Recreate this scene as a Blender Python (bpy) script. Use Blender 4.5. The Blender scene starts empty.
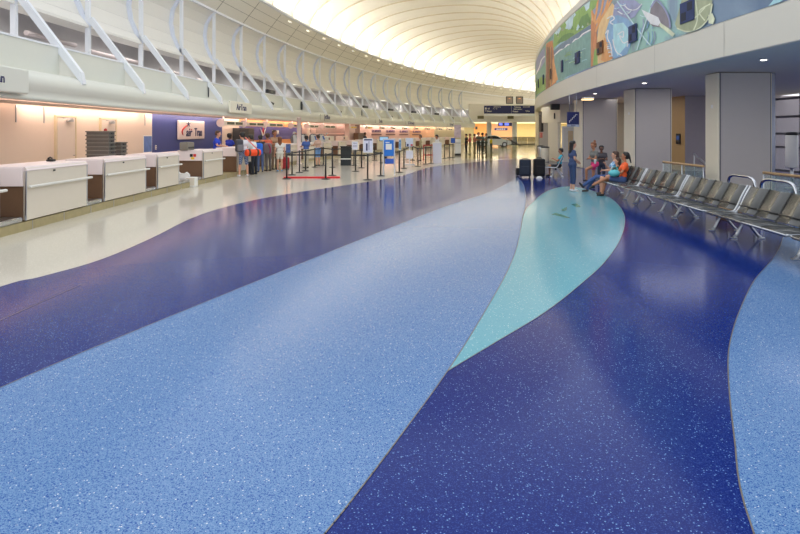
import bpy, bmesh, math, random
from mathutils import Matrix, Vector
random.seed(7)
C = bpy.context.scene.collection
sc = bpy.context.scene
PI = math.pi
# ------------------------------------------------------------------ plan of the hall
# The hall bends round one centre: every long wall, counter row and edge is a circle about (CX, CY).
CX, CY, EYE, FOC, HOR = 154.9, 16.4, 1.8, 600.0, 132.5
def rad(d): return d*PI/180
def ap(x0, th, z=0.0):
    R = CX-x0; t = rad(th)
    return Vector((CX-R*math.cos(t), CY+R*math.sin(t), z))
def fl(u, v, z=0.0):                      # survey of the floor: photo point -> metres
    Y = (EYE-z)*FOC/(v-HOR); return Vector(((u-400)/FOC*Y, Y, z))
def arcth(u, x0):                         # where a sight line meets the circle x0 (degrees)
    R = CX-x0; s = (u-400)/FOC
    a = 1+s*s; b = -2*(s*CX+CY); c = CX*CX+CY*CY-R*R
    d = math.sqrt(max(b*b-4*a*c, 0))
    Y = (-b+d)/2/a if x0 < 0 else (-b-d)/2/a
    return math.degrees(math.atan2(Y-CY, CX-s*Y))
def zat(v, Y): return EYE-(v-HOR)*Y/FOC
def on(u, v, x0):                         # (theta, z) on circle x0
    th = arcth(u, x0); return th, zat(v, ap(x0, th).y)
# ------------------------------------------------------------------ materials
MATS = {}
def lin(c):
    return tuple(((x/255)/12.92 if x/255 <= .04045 else (((x/255)+.055)/1.055)**2.4) for x in c)
def mat(name, rgb, rough=.5, metal=0.0, var=.05, scale=6.0, emit=0.0, ecol=None, spec=.5, coat=0.0, bump=0.0):
    if name in MATS: return MATS[name]
    m = bpy.data.materials.new(name); m.use_nodes = True
    nt = m.node_tree; b = nt.nodes['Principled BSDF']; col = lin(rgb)
    b.inputs['Roughness'].default_value = rough; b.inputs['Metallic'].default_value = metal
    b.inputs['Specular IOR Level'].default_value = spec; b.inputs['Coat Weight'].default_value = coat
    tc = nt.nodes.new('ShaderNodeTexCoord'); no = nt.nodes.new('ShaderNodeTexNoise')
    no.inputs['Scale'].default_value = scale; no.inputs['Detail'].default_value = 3
    nt.links.new(tc.outputs['Object'], no.inputs['Vector'])
    mx = nt.nodes.new('ShaderNodeMix'); mx.data_type = 'RGBA'
    mx.inputs[6].default_value = tuple(max(0, c*(1-var)) for c in col)+(1,)
    mx.inputs[7].default_value = tuple(min(1, c*(1+var)) for c in col)+(1,)
    nt.links.new(no.outputs['Fac'], mx.inputs[0]); nt.links.new(mx.outputs[2], b.inputs['Base Color'])
    if bump:
        bu = nt.nodes.new('ShaderNodeBump'); bu.inputs['Strength'].default_value = bump
        nt.links.new(no.outputs['Fac'], bu.inputs['Height']); nt.links.new(bu.outputs[0], b.inputs['Normal'])
    if emit:
        b.inputs['Emission Color'].default_value = (lin(ecol) if ecol else col)+(1,)
        b.inputs['Emission Strength'].default_value = emit
    MATS[name] = m; b.inputs['Coat Roughness'].default_value = .25; return m
def glass(name, rgb, alpha=.25):
    m = bpy.data.materials.new(name); m.use_nodes = True; nt = m.node_tree
    b = nt.nodes['Principled BSDF']; b.inputs['Base Color'].default_value = lin(rgb)+(1,)
    b.inputs['Roughness'].default_value = .04; b.inputs['Alpha'].default_value = alpha
    MATS[name] = m; return m
def terrazzo(name, base, alt, chip, amount, rough=.12, scale=70.0, chip2=None):
    m = bpy.data.materials.new(name); m.use_nodes = True; nt = m.node_tree; N = nt.nodes; L = nt.links
    b = N['Principled BSDF']; b.inputs['Roughness'].default_value = rough; b.inputs['Specular IOR Level'].default_value = .10
    tc = N.new('ShaderNodeTexCoord')
    def vor(s):
        v = N.new('ShaderNodeTexVoronoi'); v.inputs['Scale'].default_value = s
        L.new(tc.outputs['Object'], v.inputs['Vector'])
        sp = N.new('ShaderNodeSeparateColor'); L.new(v.outputs['Color'], sp.inputs[0]); return v, sp
    def gt(sock, t):
        q = N.new('ShaderNodeMath'); q.operation = 'GREATER_THAN'; q.inputs[1].default_value = t; L.new(sock, q.inputs[0]); return q.outputs[0]
    def mix(f, a, c):
        x = N.new('ShaderNodeMix'); x.data_type = 'RGBA'
        if isinstance(f, float): x.inputs[0].default_value = f
        else: L.new(f, x.inputs[0])
        for i, q in ((6, a), (7, c)):
            if isinstance(q, tuple): x.inputs[i].default_value = lin(q)+(1,)
            else: L.new(q, x.inputs[i])
        return x.outputs[2]
    v1, s1 = vor(scale*1.3); v2, s2 = vor(scale*.55)
    c = mix(s1.outputs[0], base, alt)
    d = N.new('ShaderNodeMath'); d.operation = 'LESS_THAN'; d.inputs[1].default_value = .42; L.new(v2.outputs['Distance'], d.inputs[0])
    g = gt(s2.outputs[1], 1-amount)
    mu = N.new('ShaderNodeMath'); mu.operation = 'MULTIPLY'; L.new(d.outputs[0], mu.inputs[0]); L.new(g, mu.inputs[1])
    c = mix(mu.outputs[0], c, chip)
    if chip2:
        v3, s3 = vor(scale*.9); g3 = gt(s3.outputs[2], .80); c = mix(g3, c, chip2)
    no = N.new('ShaderNodeTexNoise'); no.inputs['Scale'].default_value = .35; L.new(tc.outputs['Object'], no.inputs['Vector'])
    mr = N.new('ShaderNodeMapRange'); mr.inputs[3].default_value = rough*.8; mr.inputs[4].default_value = rough*1.25
    L.new(no.outputs['Fac'], mr.inputs[0]); L.new(mr.outputs[0], b.inputs['Roughness'])
    L.new(c, b.inputs['Base Color']); MATS[name] = m; return m
# ------------------------------------------------------------------ mesh builder
class MB:
    def __init__(s): s.v = []; s.f = []; s.mi = []; s.sm = []; s.M = Matrix()
    def add(s, vs, fs, m=0, smooth=False):
        o = len(s.v); s.v += [s.M @ Vector(p) for p in vs]
        for f in fs: s.f.append([o+i for i in f]); s.mi.append(m); s.sm.append(smooth)
    def box(s, c, d, m=0, bev=0.0, rot=None):
        bm = bmesh.new(); bmesh.ops.create_cube(bm, size=1)
        for v in bm.verts: v.co = Vector((v.co.x*d[0], v.co.y*d[1], v.co.z*d[2]))
        if bev: bmesh.ops.bevel(bm, geom=list(bm.edges), offset=bev, segments=2, profile=.5, affect='EDGES')
        R = rot if rot else Matrix()
        s.bm(bm, Matrix.Translation(Vector(c)) @ R.to_4x4(), m); bm.free()
    def bm(s, bm, T=Matrix(), m=0, smooth=False):
        bm.verts.index_update(); s.add([T @ v.co for v in bm.verts], [[v.index for v in f.verts] for f in bm.faces], m, smooth)
    def tube(s, pts, r, n=8, m=0, caps=True, smooth=True):
        pts = [Vector(p) for p in pts]; k = len(pts); rs = r if isinstance(r, (list, tuple)) else [r]*k
        vs = []; prev = None
        for i, p in enumerate(pts):
            t = (pts[min(i+1, k-1)]-pts[max(i-1, 0)]).normalized()
            if prev is None:
                a = Vector((0, 0, 1)) if abs(t.z) < .9 else Vector((1, 0, 0))
                x = t.cross(a).normalized()
            else: x = (prev-t*prev.dot(t)).normalized()
            prev = x; y = t.cross(x)
            vs += [p+(x*math.cos(2*PI*j/n)+y*math.sin(2*PI*j/n))*rs[i] for j in range(n)]
        fs = [[i*n+j, i*n+(j+1) % n, (i+1)*n+(j+1) % n, (i+1)*n+j] for i in range(k-1) for j in range(n)]
        s.add(vs, fs, m, smooth)
        if caps: s.add(vs[:n], [list(range(n))[::-1]], m); s.add(vs[-n:], [list(range(n))], m)
    def lathe(s, prof, n=16, m=0, c=(0, 0, 0), smooth=True):
        c = Vector(c); vs = []
        for r, z in prof: vs += [c+Vector((r*math.cos(2*PI*j/n), r*math.sin(2*PI*j/n), z)) for j in range(n)]
        k = len(prof)
        fs = [[i*n+j, i*n+(j+1) % n, (i+1)*n+(j+1) % n, (i+1)*n+j] for i in range(k-1) for j in range(n)]
        s.add(vs, fs, m, smooth); s.add(vs[:n], [list(range(n))[::-1]], m); s.add(vs[-n:], [list(range(n))], m)
    def prism(s, pts, off, m=0, smooth=False):
        pts = [Vector(p) for p in pts]; off = Vector(off); n = len(pts)
        s.add(pts+[p+off for p in pts], [list(range(n))[::-1], list(range(n, 2*n))], m)
        s.add(pts+[p+off for p in pts], [[i, (i+1) % n, n+(i+1) % n, n+i] for i in range(n)], m, smooth)
    def poly(s, pts, m=0): s.add(pts, [list(range(len(pts)))], m)
    def ball(s, c, r, m=0, n=10):
        bm = bmesh.new(); bmesh.ops.create_uvsphere(bm, u_segments=n, v_segments=max(6, n//2+2), radius=1)
        r = r if isinstance(r, (tuple, list)) else (r, r, r)
        s.bm(bm, Matrix.Translation(Vector(c)) @ Matrix.Diagonal((r[0], r[1], r[2], 1)), m, True); bm.free()
    def sweep(s, prof, t0, t1, n, m=0, closed=False, smooth=False, caps=True):
        k = len(prof); vs = []
        for i in range(n+1):
            th = t0+(t1-t0)*i/n; vs += [ap(x, th, z) for x, z in prof]
        e = k if closed else k-1
        fs = [[i*k+j, i*k+(j+1) % k, (i+1)*k+(j+1) % k, (i+1)*k+j] for i in range(n) for j in range(e)]
        s.add(vs, fs, m, smooth)
        if closed and caps: s.add(vs[:k], [list(range(k))], m); s.add(vs[-k:], [list(range(k))[::-1]], m)
    def build(s, name, mats, parent=None):
        me = bpy.data.meshes.new(name); me.from_pydata([tuple(v) for v in s.v], [], s.f)
        for x in (mats if isinstance(mats, (list, tuple)) else [mats]): me.materials.append(x)
        me.polygons.foreach_set('material_index', s.mi); me.polygons.foreach_set('use_smooth', s.sm)
        bm = bmesh.new(); bm.from_mesh(me); bmesh.ops.remove_doubles(bm, verts=bm.verts, dist=1e-5)
        bmesh.ops.recalc_face_normals(bm, faces=bm.faces); bm.to_mesh(me); bm.free()
        o = bpy.data.objects.new(name, me); C.objects.link(o)
        if parent: o.parent = parent
        return o
def thing(name, label, cat, loc=(0, 0, 0), rz=0.0, group=None):
    o = bpy.data.objects.new(name, None); o.empty_display_size = .2; C.objects.link(o)
    o.location = loc; o.rotation_euler = (0, 0, rz); return tag(o, label, cat, group)
def tag(o, label, cat, group=None):
    o['label'] = label; o['category'] = cat
    if group: o['group'] = group
    return o
def struct(o, label=None):
    o['kind'] = 'structure'
    if label: o['label'] = label
    return o
def dup(root, loc, rz, label=None, group=None):
    r = root.copy(); C.objects.link(r); r.location = loc; r.rotation_euler = (0, 0, rz)
    if label: r['label'] = label
    if group: r['group'] = group
    for ch in list(root.children):
        c = ch.copy(); C.objects.link(c); c.parent = r
        for g in list(ch.children):
            d = g.copy(); C.objects.link(d); d.parent = c
    return r
def text_mesh(txt, size, name, m, parent, T, depth=.01, align='CENTER', shear=0.0, sx=1.0):
    cu = bpy.data.curves.new('t', 'FONT'); cu.body = txt; cu.size = size; cu.extrude = depth/2
    cu.align_x = align; cu.align_y = 'CENTER'; cu.shear = shear; cu.offset = size*.012; cu.resolution_u = 2
    to = bpy.data.objects.new('t', cu); C.objects.link(to)
    dg = bpy.context.evaluated_depsgraph_get(); me = bpy.data.meshes.new_from_object(to.evaluated_get(dg))
    bpy.data.objects.remove(to); bpy.data.curves.remove(cu)
    me.transform(T @ Matrix.Diagonal((sx, 1, 1, 1))); me.name = name; me.materials.clear(); me.materials.append(m)
    o = bpy.data.objects.new(name, me); C.objects.link(o); o.parent = parent; return o
# text frames: text lies in its XY plane; these turn it to stand upright
FACE_X = Matrix(((0, 0, 1, 0), (1, 0, 0, 0), (0, 1, 0, 0), (0, 0, 0, 1)))       # faces +x, reads along +y
FACE_MY = Matrix(((1, 0, 0, 0), (0, 0, -1, 0), (0, 1, 0, 0), (0, 0, 0, 1)))     # faces -y, reads along +x
def spline(p, n=6):
    p = [Vector(q) for q in p]; out = []
    for i in range(len(p)-1):
        a, b, c, d = p[max(i-1, 0)], p[i], p[i+1], p[min(i+2, len(p)-1)]
        for k in range(n):
            t = k/n
            out.append(.5*((2*b)+(c-a)*t+(2*a-5*b+4*c-d)*t*t+(3*b-a-3*c+d)*t**3))
    out.append(p[-1]); return out
ORD = ['first', 'second', 'third', 'fourth', 'fifth', 'sixth', 'seventh', 'eighth', 'ninth', 'tenth', 'eleventh', 'twelfth', 'thirteenth', 'fourteenth', 'fifteenth', 'sixteenth', 'seventeenth', 'eighteenth', 'nineteenth', 'twentieth', 'twenty-first', 'twenty-second', 'twenty-third', 'twenty-fourth', 'twenty-fifth', 'twenty-sixth']
# ------------------------------------------------------------------ palette
WHITE = mat('white paint', (232, 230, 224), .55, var=.02)
CREAM = mat('cream panel', (236, 233, 224), .55, var=.02)
STEEL_W = mat('white steel', (236, 239, 244), .35, var=.02)
TILE = mat('ceiling tile', (234, 230, 218), .7, var=.03)
VAULT = mat('vault membrane', (246, 241, 228), .7, var=.01, scale=2)
GREYW = mat('grey plenum wall', (208, 205, 205), .8, var=.05)
WALLP = mat('beige wall paint', (228, 212, 196), .6, var=.02)
BLUEW = mat('blue wall panel', (62, 74, 138), .5, var=.06)
PURPLE = mat('violet fascia', (92, 88, 150), .5, var=.05)
ORANGE = mat('orange laminate', (226, 150, 84), .5, var=.05)
MAUVE = mat('mauve wall', (168, 142, 134), .6, var=.05)
PINKW = mat('pink wall', (228, 196, 186), .6, var=.03)
OLIVE = mat('olive wall', (176, 170, 136), .6, var=.03)
COUNT = mat('counter laminate', (224, 214, 197), .35, var=.02)
APRON = mat('apron laminate', (236, 222, 220), .35, var=.02)
BROWN = mat('brown laminate', (112, 84, 62), .45, var=.1, scale=20)
STONE = mat('tan stone plinth', (172, 158, 116), .35, var=.15, scale=9)
ALU = mat('brushed aluminium', (190, 192, 196), .28, 1.0, var=.04, scale=40)
CHROME = mat('polished chrome', (205, 208, 214), .14, 1.0, var=.03)
BLACK = mat('black plastic', (22, 23, 25), .4, var=.1)
CHAR = mat('charcoal vinyl', (66, 68, 68), .26, var=.06, scale=12, coat=.5)
DARK = mat('dark grey plastic', (58, 60, 64), .4, var=.08)
GREYP = mat('grey tray plastic', (104, 100, 94), .5, var=.1)
RED = mat('red paint', (178, 32, 38), .45, var=.08)
NAVY = mat('navy sign face', (26, 36, 96), .35, var=.04)
SIGNW = mat('white sign face', (240, 238, 232), .4, var=.02)
INK = mat('navy lettering', (40, 42, 92), .5)
REDINK = mat('red lettering', (205, 50, 50), .5)
YELLOW = mat('yellow sticker', (240, 200, 40), .5)
LAMPW = mat('warm lamp', (255, 214, 190), .5, emit=4.5)
LAMPC = mat('cool lamp', (255, 246, 230), .5, emit=7.0)
SCREEN = mat('dark display', (38, 44, 42), .2, emit=.04, ecol=(120, 150, 110))
BLUESCR = mat('blue screen', (60, 96, 160), .25, emit=.12)
TAN = mat('tan door frame paint', (214, 200, 170), .5, var=.03)
COLC = mat('cream column', (234, 225, 202), .55, var=.02)
COLG = mat('grey column panel', (188, 180, 174), .6, var=.02)
WOOD = mat('light wood rail', (196, 160, 112), .4, var=.12, scale=14)
SOFF = mat('soffit paint', (244, 234, 212), .7, var=.02)
GLASS = glass('clear glass', (170, 200, 190), .18)
WGLASS = glass('window glass', (190, 210, 230), .12)
T_CREAM = terrazzo('cream terrazzo', (214, 208, 194), (196, 190, 175), (238, 234, 222), .12, .10, scale=150)
T_DARK = terrazzo('dark blue terrazzo', (5, 26, 98), (12, 38, 118), (112, 152, 206), .085, .13, scale=190, chip2=(38, 62, 134))
T_LIGHT = terrazzo('light blue terrazzo', (74, 116, 168), (124, 154, 192), (206, 214, 220), .04, .15, scale=170, chip2=(46, 86, 154))
T_TEAL = terrazzo('teal terrazzo', (98, 160, 178), (118, 174, 188), (196, 222, 224), .05, .13, scale=150)
T_YEL = terrazzo('warm reflection terrazzo', (176, 166, 96), (158, 148, 84), (214, 208, 150), .08, .10, scale=150)  # yellow of the warm lobby reflection, put into the terrazzo colour
ZINC = mat('divider strip', (120, 112, 104), .4, .4)
GREENI = mat('green inlay', (74, 142, 122), .15, var=.2, scale=10)
# ------------------------------------------------------------------ floor
f = MB()
f.poly([(-16, -8, 0), (60, -8, 0), (60, 150, 0), (-16, 150, 0)], 0)
cream = [(-5.0, -8), (-4.95, 0), (-4.8, 4.5)] + [tuple(fl(*q).xy) for q in [(0, 287), (40, 277), (100, 260), (150, 239), (200, 215), (250, 201), (300, 192), (340, 186), (400, 176), (430, 167.4), (465, 163), (500, 160), (545, 158.3)]] + [(13, 43)]
cream = spline([(x, y, 0) for x, y in cream], 6)
f.poly([p+Vector((0, 0, .001)) for p in cream] + [Vector((20, 44, .001)), Vector((20, -8, .001))], 1)
b2 = spline([Vector((-6.1, -8, 0)), Vector((-4.1, 0, 0))] + [fl(*q) for q in [(0, 388), (135, 331), (275, 274), (400, 224), (450, 205), (490, 192), (510, 182), (517, 177.5)]], 6)
b3 = spline([fl(*q) for q in [(517, 177.5), (523, 184), (525.5, 195), (525.5, 205), (522.5, 217), (518, 243), (507.5, 271), (480, 320), (447.5, 371.5), (400, 437), (360, 490), (325, 534)]] + [Vector((-.64, 2.0, 0)), Vector((-1.6, 0, 0)), Vector((-6.0, -8, 0))], 6)
f.poly([p+Vector((0, 0, .002)) for p in b2+b3], 2)
tl = spline([fl(*q) for q in [(447.5, 371.5), (480, 320), (507.5, 271), (518, 243), (523, 217)]], 6)
tt = spline([fl(*q) for q in [(523, 217), (527, 208), (534, 201), (541, 195), (550.6, 189.8), (566, 186.4), (582, 188)]], 5)
tr = spline([fl(*q) for q in [(582, 188), (600, 193), (613, 200), (622, 210), (625, 222), (620, 240), (605, 262), (580, 285), (545, 312.5), (495, 343), (447.5, 371.5)]], 6)
f.poly([p+Vector((0, 0, .003)) for p in tl+tt[1:]+tr[1:-1]], 3)
b4 = spline([Vector((1.25, -8, 0)), Vector((1.1, 1.0, 0))] + [fl(*q) for q in [(754, 534), (734, 435), (728, 367), (731, 338), (740, 310), (754, 281), (771, 261), (780, 247), (784, 236)]] + [Vector((7.6, 11.6, 0)), Vector((8.4, 12.4, 0))], 6)
f.poly([p+Vector((0, 0, .002)) for p in b4] + [Vector((20, 12.4, .002)), Vector((20, -8, .002))], 2)
f.poly([fl(462, 158.3)+Vector((0, 0, .001)), fl(500, 158.6)+Vector((0, 0, .001)), fl(545, 157.3)+Vector((0, 0, .001)), Vector((24, 60, .001)), Vector((30, 96, .001)), Vector((12, 96, .001))], 4)  # far floor patch with the lobby's warm reflection painted in
def strip(pts, w=.008, z=.0045):
    for a, b in zip(pts[:-1], pts[1:]):
        d = (b-a); d.z = 0
        if d.length < 1e-6: continue
        n = Vector((-d.y, d.x, 0)).normalized()*w/2; e = d.normalized()*.004; o = Vector((0, 0, z))
        f.poly([a-n-e+o, b-n+e+o, b+n+e+o, a+n-e+o], 5)
for p in (cream, b2, b3, tt, tr, b4): strip(p)
strip([Vector((-3.85, 5.2, 0)), Vector((-3.77, 7.1, 0))], .008)
for pts in ([(551, 214.5), (556, 213), (563, 215), (571, 218.5), (566, 218.2), (558, 216)], [(561, 210), (567, 207), (566.5, 210.5), (563, 211.5)], [(571, 204.5), (577, 203.5), (581, 207), (576.5, 207.3), (573.5, 205.8)]):
    f.poly([fl(*q)+Vector((0, 0, .0045)) for q in pts], 6)
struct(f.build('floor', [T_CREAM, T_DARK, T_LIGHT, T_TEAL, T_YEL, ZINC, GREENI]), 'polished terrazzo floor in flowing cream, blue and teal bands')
# ------------------------------------------------------------------ vaulted ceiling
BAY0, BAY = .368, 1.38
T0, T1 = BAY0-4*BAY, BAY0+33*BAY
KV = 4
XL, XR, ZS, RISE, ZR = -10.75, 9.0, 9.95, 4.2, 7.5   # the right springing sits lower, behind the drum
def vz(t, e=.9): q = math.sin(t)**e if math.sin(t) > 0 else 0; zb = ZS if t < PI/2 else ZR; return zb+(ZS+RISE-zb)*q
v = MB(); xc = (XL+XR)/2; a = (XR-XL)/2; NC = 44; NB = 8
rows = []
for k in range(KV, 33):
    for j in range(NB):
        rows.append((BAY0+(k+j/NB)*BAY, abs(math.sin(PI*j/NB))**.75))
rows.append((T1, 0))
vs = []
for th, bul in rows:
    for i in range(NC+1):
        t = PI*i/NC; e = .9
        cx_, cz_ = math.copysign(abs(math.cos(t))**e, math.cos(t)), abs(math.sin(t))**e
        off = .55*bul*min(1, 1.4*math.sin(t)+.35)
        n = Vector((-math.cos(t)/a, math.sin(t)/RISE)).normalized()
        vs.append(ap(xc-a*cx_+n.x*off, th, vz(t)+n.y*off))
k = NC+1
v.add(vs, [[i*k+j, i*k+j+1, (i+1)*k+j+1, (i+1)*k+j] for i in range(len(rows)-1) for j in range(NC)], 0, False)
for kk in range(KV, 34):                                          # slim ribs at the seams
    v.tube([ap(xc-a*math.copysign(abs(math.cos(PI*i/30))**.9, math.cos(PI*i/30)), BAY0+kk*BAY, vz(PI*i/30)-.02) for i in range(31)], .07, 6, 1)
struct(v.build('ceiling', [VAULT, mat('vault rib', (226, 214, 190), .6)]), 'tall ribbed white vault over the hall')
# ------------------------------------------------------------------ left wall, upper part
w = MB()
prof = [(-11.18, 5.62), (-11.5, 6.0), (-11.76, 6.6), (-11.86, 7.2), (-11.78, 7.8), (-11.52, 8.25), (-11.24, 8.5)]
for i in range(len(prof)-1):                                     # curved clerestory panels with open joints
    p, q = Vector(prof[i]), Vector(prof[i+1]); g = (q-p).normalized()*.004
    w.sweep([tuple(p+g), tuple(q-g)], T0, T1, 74, 0)
w.sweep([(-11.95, 5.6), (-11.95, 8.55)], T0, T1, 74, 1)
w.sweep([(-11.18, 5.62), (-11.18, 5.54), (-11.95, 5.54), (-11.95, 5.62)], T0, T1, 74, 0, closed=True)
w.sweep([(-11.24, 8.48), (-11.1, 8.48), (-11.1, 8.6), (-11.24, 8.6)], T0, T1, 74, 2, closed=True)
struct(w.build('wall_left', [CREAM, GREYW, STEEL_W]), 'curved cream clerestory panels above the canopy')
w = MB()
for kk in range(-4, 33):                                          # sloping tile band, a joint at each bay and two along
    for (u0, u1) in ((0, .33), (.33, .66), (.66, 1)):
        P = Vector((-11.12, 8.6)); Q = Vector((-9.95, 10.02))
        g = .006
        w.sweep([tuple(P.lerp(Q, u0+g)), tuple(P.lerp(Q, u1-g))], BAY0+kk*BAY+.012, BAY0+(kk+1)*BAY-.012, 2, 0)
w.sweep([(-11.18, 8.62), (-10.0, 10.06)], T0, T1, 74, 1)
w.sweep([(-9.98, 9.98), (-9.90, 9.98), (-9.90, 10.12), (-9.98, 10.12)], T0, T1, 74, 2, closed=True)
w.sweep([(-9.96, 9.95), (-10.95, 9.8), (-10.95, 10.1)], T0, T1, 74, 2)
struct(w.build('trim_1', [TILE, mat('tile joint', (142, 138, 126), .8), STEEL_W]), 'sloping band of ceiling tiles under the vault edge')
w = MB()                                                          # dim plenum behind the steel frames
w.sweep([(-9.98, 4.0), (-13.4, 4.0), (-13.4, 6.4), (-11.9, 6.4), (-11.9, 5.6)], T0, T1, 74, 0)
struct(w.build('wall_left', GREYW), 'dim grey wall in the opening behind the frames')
for i, (u0, u1) in enumerate(((26, 75), (90, 138), (160, 180), (196, 210))):
    p = MB(); t0, t1 = arcth(u0, -12.6), arcth(u1, -12.6)
    p.tube([ap(-12.6, t0+(t1-t0)*j/6, 5.15-.1*i) for j in range(7)], .09, 10)
    tag(p.build('duct_pipe', mat('pale pipe', (205, 192, 190), .5)), 'pale horizontal pipe in the opening, %s from the left' % ORD[i], 'pipe', 'pipes in the opening behind the frames')
# canopy: parapet, bullnose, soffit
TC1 = 29.6
w = MB()
w.sweep([(-9.98, 3.35), (-9.90, 3.35), (-9.90, 4.25), (-9.98, 4.25)], T0, TC1, 70, 0, closed=True)
w.sweep([(-9.99, 4.25), (-9.87, 4.25), (-9.87, 4.30), (-9.99, 4.30)], T0, TC1, 70, 1, closed=True)
w.sweep([(-9.92, 3.42), (-9.62, 3.42), (-9.42, 3.38), (-9.27, 3.28), (-9.19, 3.14), (-9.18, 2.98), (-9.24, 2.86), (-9.27, 2.78), (-9.24, 2.70), (-9.22, 2.62), (-9.34, 2.60)], T0, TC1, 70, 0, smooth=True)
w.sweep([(-9.34, 2.60), (-9.34, 2.72), (-9.62, 2.72), (-9.62, 2.60), (-10.75, 2.60), (-10.75, 2.74), (-11.3, 2.74)], T0, TC1, 70, 2)
struct(w.build('trim_2', [mat('canopy paint', (220, 221, 210), .4, var=.015), STEEL_W, mat('canopy soffit', (208, 196, 188), .6)]), 'long white canopy with rounded nose above the counters')
# steel frames
def frame_proto():
    t = thing('steel_frame', 'x', 'frame')
    m = MB(); m.box((0, 0, 3.02), (.16, .12, 2.94), 0, .01); m.build('post', STEEL_W, t)
    m = MB(); m.box((0, 0, .78), (.16, .14, 1.54), 0, .01); m.build('lower_post', STEEL_W, t)
    m = MB()
    A, B = Vector((.02, 0, 1.80)), Vector((2.03, 0, -.82)); d = (B-A).normalized(); n = Vector((d.z, 0, -d.x)); y0 = Vector((0, .085, 0))
    m.prism([A-y0, B-y0, B-n*.05-y0, B-d*.3-n*.2-y0, A-n*.2-y0], y0*2)
    m.build('brace', STEEL_W, t)
    m = MB(); m.prism([(1.34, -.03, .1), (1.34, -.03, -.58), (1.92, -.03, -.6)], (0, .06, 0)); m.build('gusset', CREAM, t)
    m = MB(); pr = [(x+11.24, z-4.0) for x, z in prof]
    for (p, q) in zip(pr[:-1], pr[1:]):
        m.prism([(p[0]+.0, -.06, p[1]), (q[0], -.06, q[1]), (q[0]+.17, -.06, q[1]), (p[0]+.17, -.06, p[1])], (0, .12, 0))
    m.build('bowed_fin', mat('bluish white steel', (226, 232, 246), .3), t)
    return t
FG = 'steel frames along the left wall'
fp = frame_proto()
for i, kk in enumerate(range(-1, 22)):
    th = BAY0+kk*BAY; lab = 'white steel frame with diagonal brace above the canopy, %s from the left' % ORD[max(i, 0)]
    if i == 0:
        fp.location = ap(-11.24, th, 4.0); fp.rotation_euler = (0, 0, -rad(th)); fp['label'] = lab; fp['group'] = FG
    else: dup(fp, ap(-11.24, th, 4.0), -rad(th), lab)
# lamps let into the tile band just below the vault edge
i = 0
for kk in range(6, 28):
    th = BAY0+(kk+.5)*BAY
    m = MB(); m.box((0, 0, 0), (.10, .75, .03), 0, .008); m.box((0, 0, -.012), (.07, .68, .02), 1)
    o = m.build('strip_light', [ALU, mat('small lamp', (255, 244, 214), emit=1.6)])
    o.matrix_world = Matrix.Translation(ap(-10.13, th, 9.78)) @ Matrix.Rotation(-rad(th), 4, 'Z') @ Matrix.Rotation(-rad(50), 4, 'Y')
    tag(o, 'small lit strip lamp at the vault edge, %s from the left' % ORD[i], 'lamp', 'strip lamps along the vault edge'); i += 1
# little vents and speakers on the parapet
i = j = 0
for kind, us in (('wall_vent', (210.5, 302, 362.6, 410.4, 452.6)), ('security_camera', (268, 337.6, 389.6)), ('dark_vent', (271, 365.6, 391, 414, 437))):
    for n_, u in enumerate(us):
        m = MB()
        if kind == 'wall_vent':
            th, z = on(u, {210.5: 91, 302: 105.8, 362.6: 112.4, 410.4: 116.6, 452.6: 119.4}[u], -9.88)
            m.box((0, 0, 0), (.05, .62, .62), 0, .01); m.box((.03, -.13, 0), (.02, .2, .5), 1); m.box((.03, .13, 0), (.02, .2, .5), 1)
            o = m.build('wall_vent', [DARK, BLACK]); tag(o, 'square dark vent on the white parapet, %s from the left' % ORD[n_], 'vent', 'square vents on the parapet')
        elif kind == 'security_camera':
            th, z = on(u, {268: 102.3, 337.6: 111, 389.6: 116}[u], -9.88)
            m.box((.04, 0, .1), (.08, .1, .1), 0); m.tube([(.06, 0, .1), (.16, 0, 0)], .02, 8, 0); m.tube([(.1, -.1, 0), (.26, .2, -.1)], .08, 10, 0)
            o = m.build('security_camera', [BLACK]); tag(o, 'small black camera on the white parapet, %s from the left' % ORD[n_], 'camera', 'cameras on the parapet')
        else:
            th, z = on(u, {271: 93.6, 365.6: 107.4, 391: 109.4, 414: 112, 437: 113.6}[u], -9.9)
            z = max(z, 4.36)
            m.box((0, 0, 0), (.2, 1.4, .26), 0, .03); m.box((.1, 0, 0), (.03, 1.25, .16), 1)
            o = m.build('slot_diffuser', [DARK, BLACK]); tag(o, 'dark slot diffuser on top of the parapet, %s from the left' % ORD[n_], 'diffuser', 'slot diffusers on the parapet')
            th_ = th
        o.location = ap(-9.86 if kind != 'dark_vent' else -9.93, th, z if kind != 'dark_vent' else 4.43); o.rotation_euler = (0, 0, -rad(th))
# ------------------------------------------------------------------ back wall of the check-in hall (below the canopy)
w = MB(); seg = [(T0, 3.47, 0), (3.47, 6.27, 1), (6.27, 7.15, 0), (7.15, 11.35, 4), (11.35, 11.97, 0), (11.97, 15.33, 3), (15.33, 22.4, 5), (22.4, 25.6, 6), (25.6, 29.7, 7)]
for t0, t1, m_ in seg:
    if m_ == 4:
        w.sweep([(-11.24, 0), (-11.24, 1.30)], t0, t1, 8, 4); w.sweep([(-11.24, 1.30), (-11.24, 2.2)], t0, t1, 8, 2); w.sweep([(-11.24, 2.2), (-11.24, 2.75)], t0, t1, 8, 4)
    elif m_ == 3:
        w.sweep([(-11.24, 0), (-11.24, 1.62)], t0, t1, 8, 3); w.sweep([(-11.24, 1.62), (-11.22, 1.62), (-11.22, 1.74), (-11.24, 1.74)], t0, t1, 8, 5); w.sweep([(-11.24, 1.74), (-11.24, 2.75)], t0, t1, 8, 3)
    else: w.sweep([(-11.24, 0), (-11.24, 2.75)], t0, t1, max(4, int((t1-t0)*2)), m_)
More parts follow.
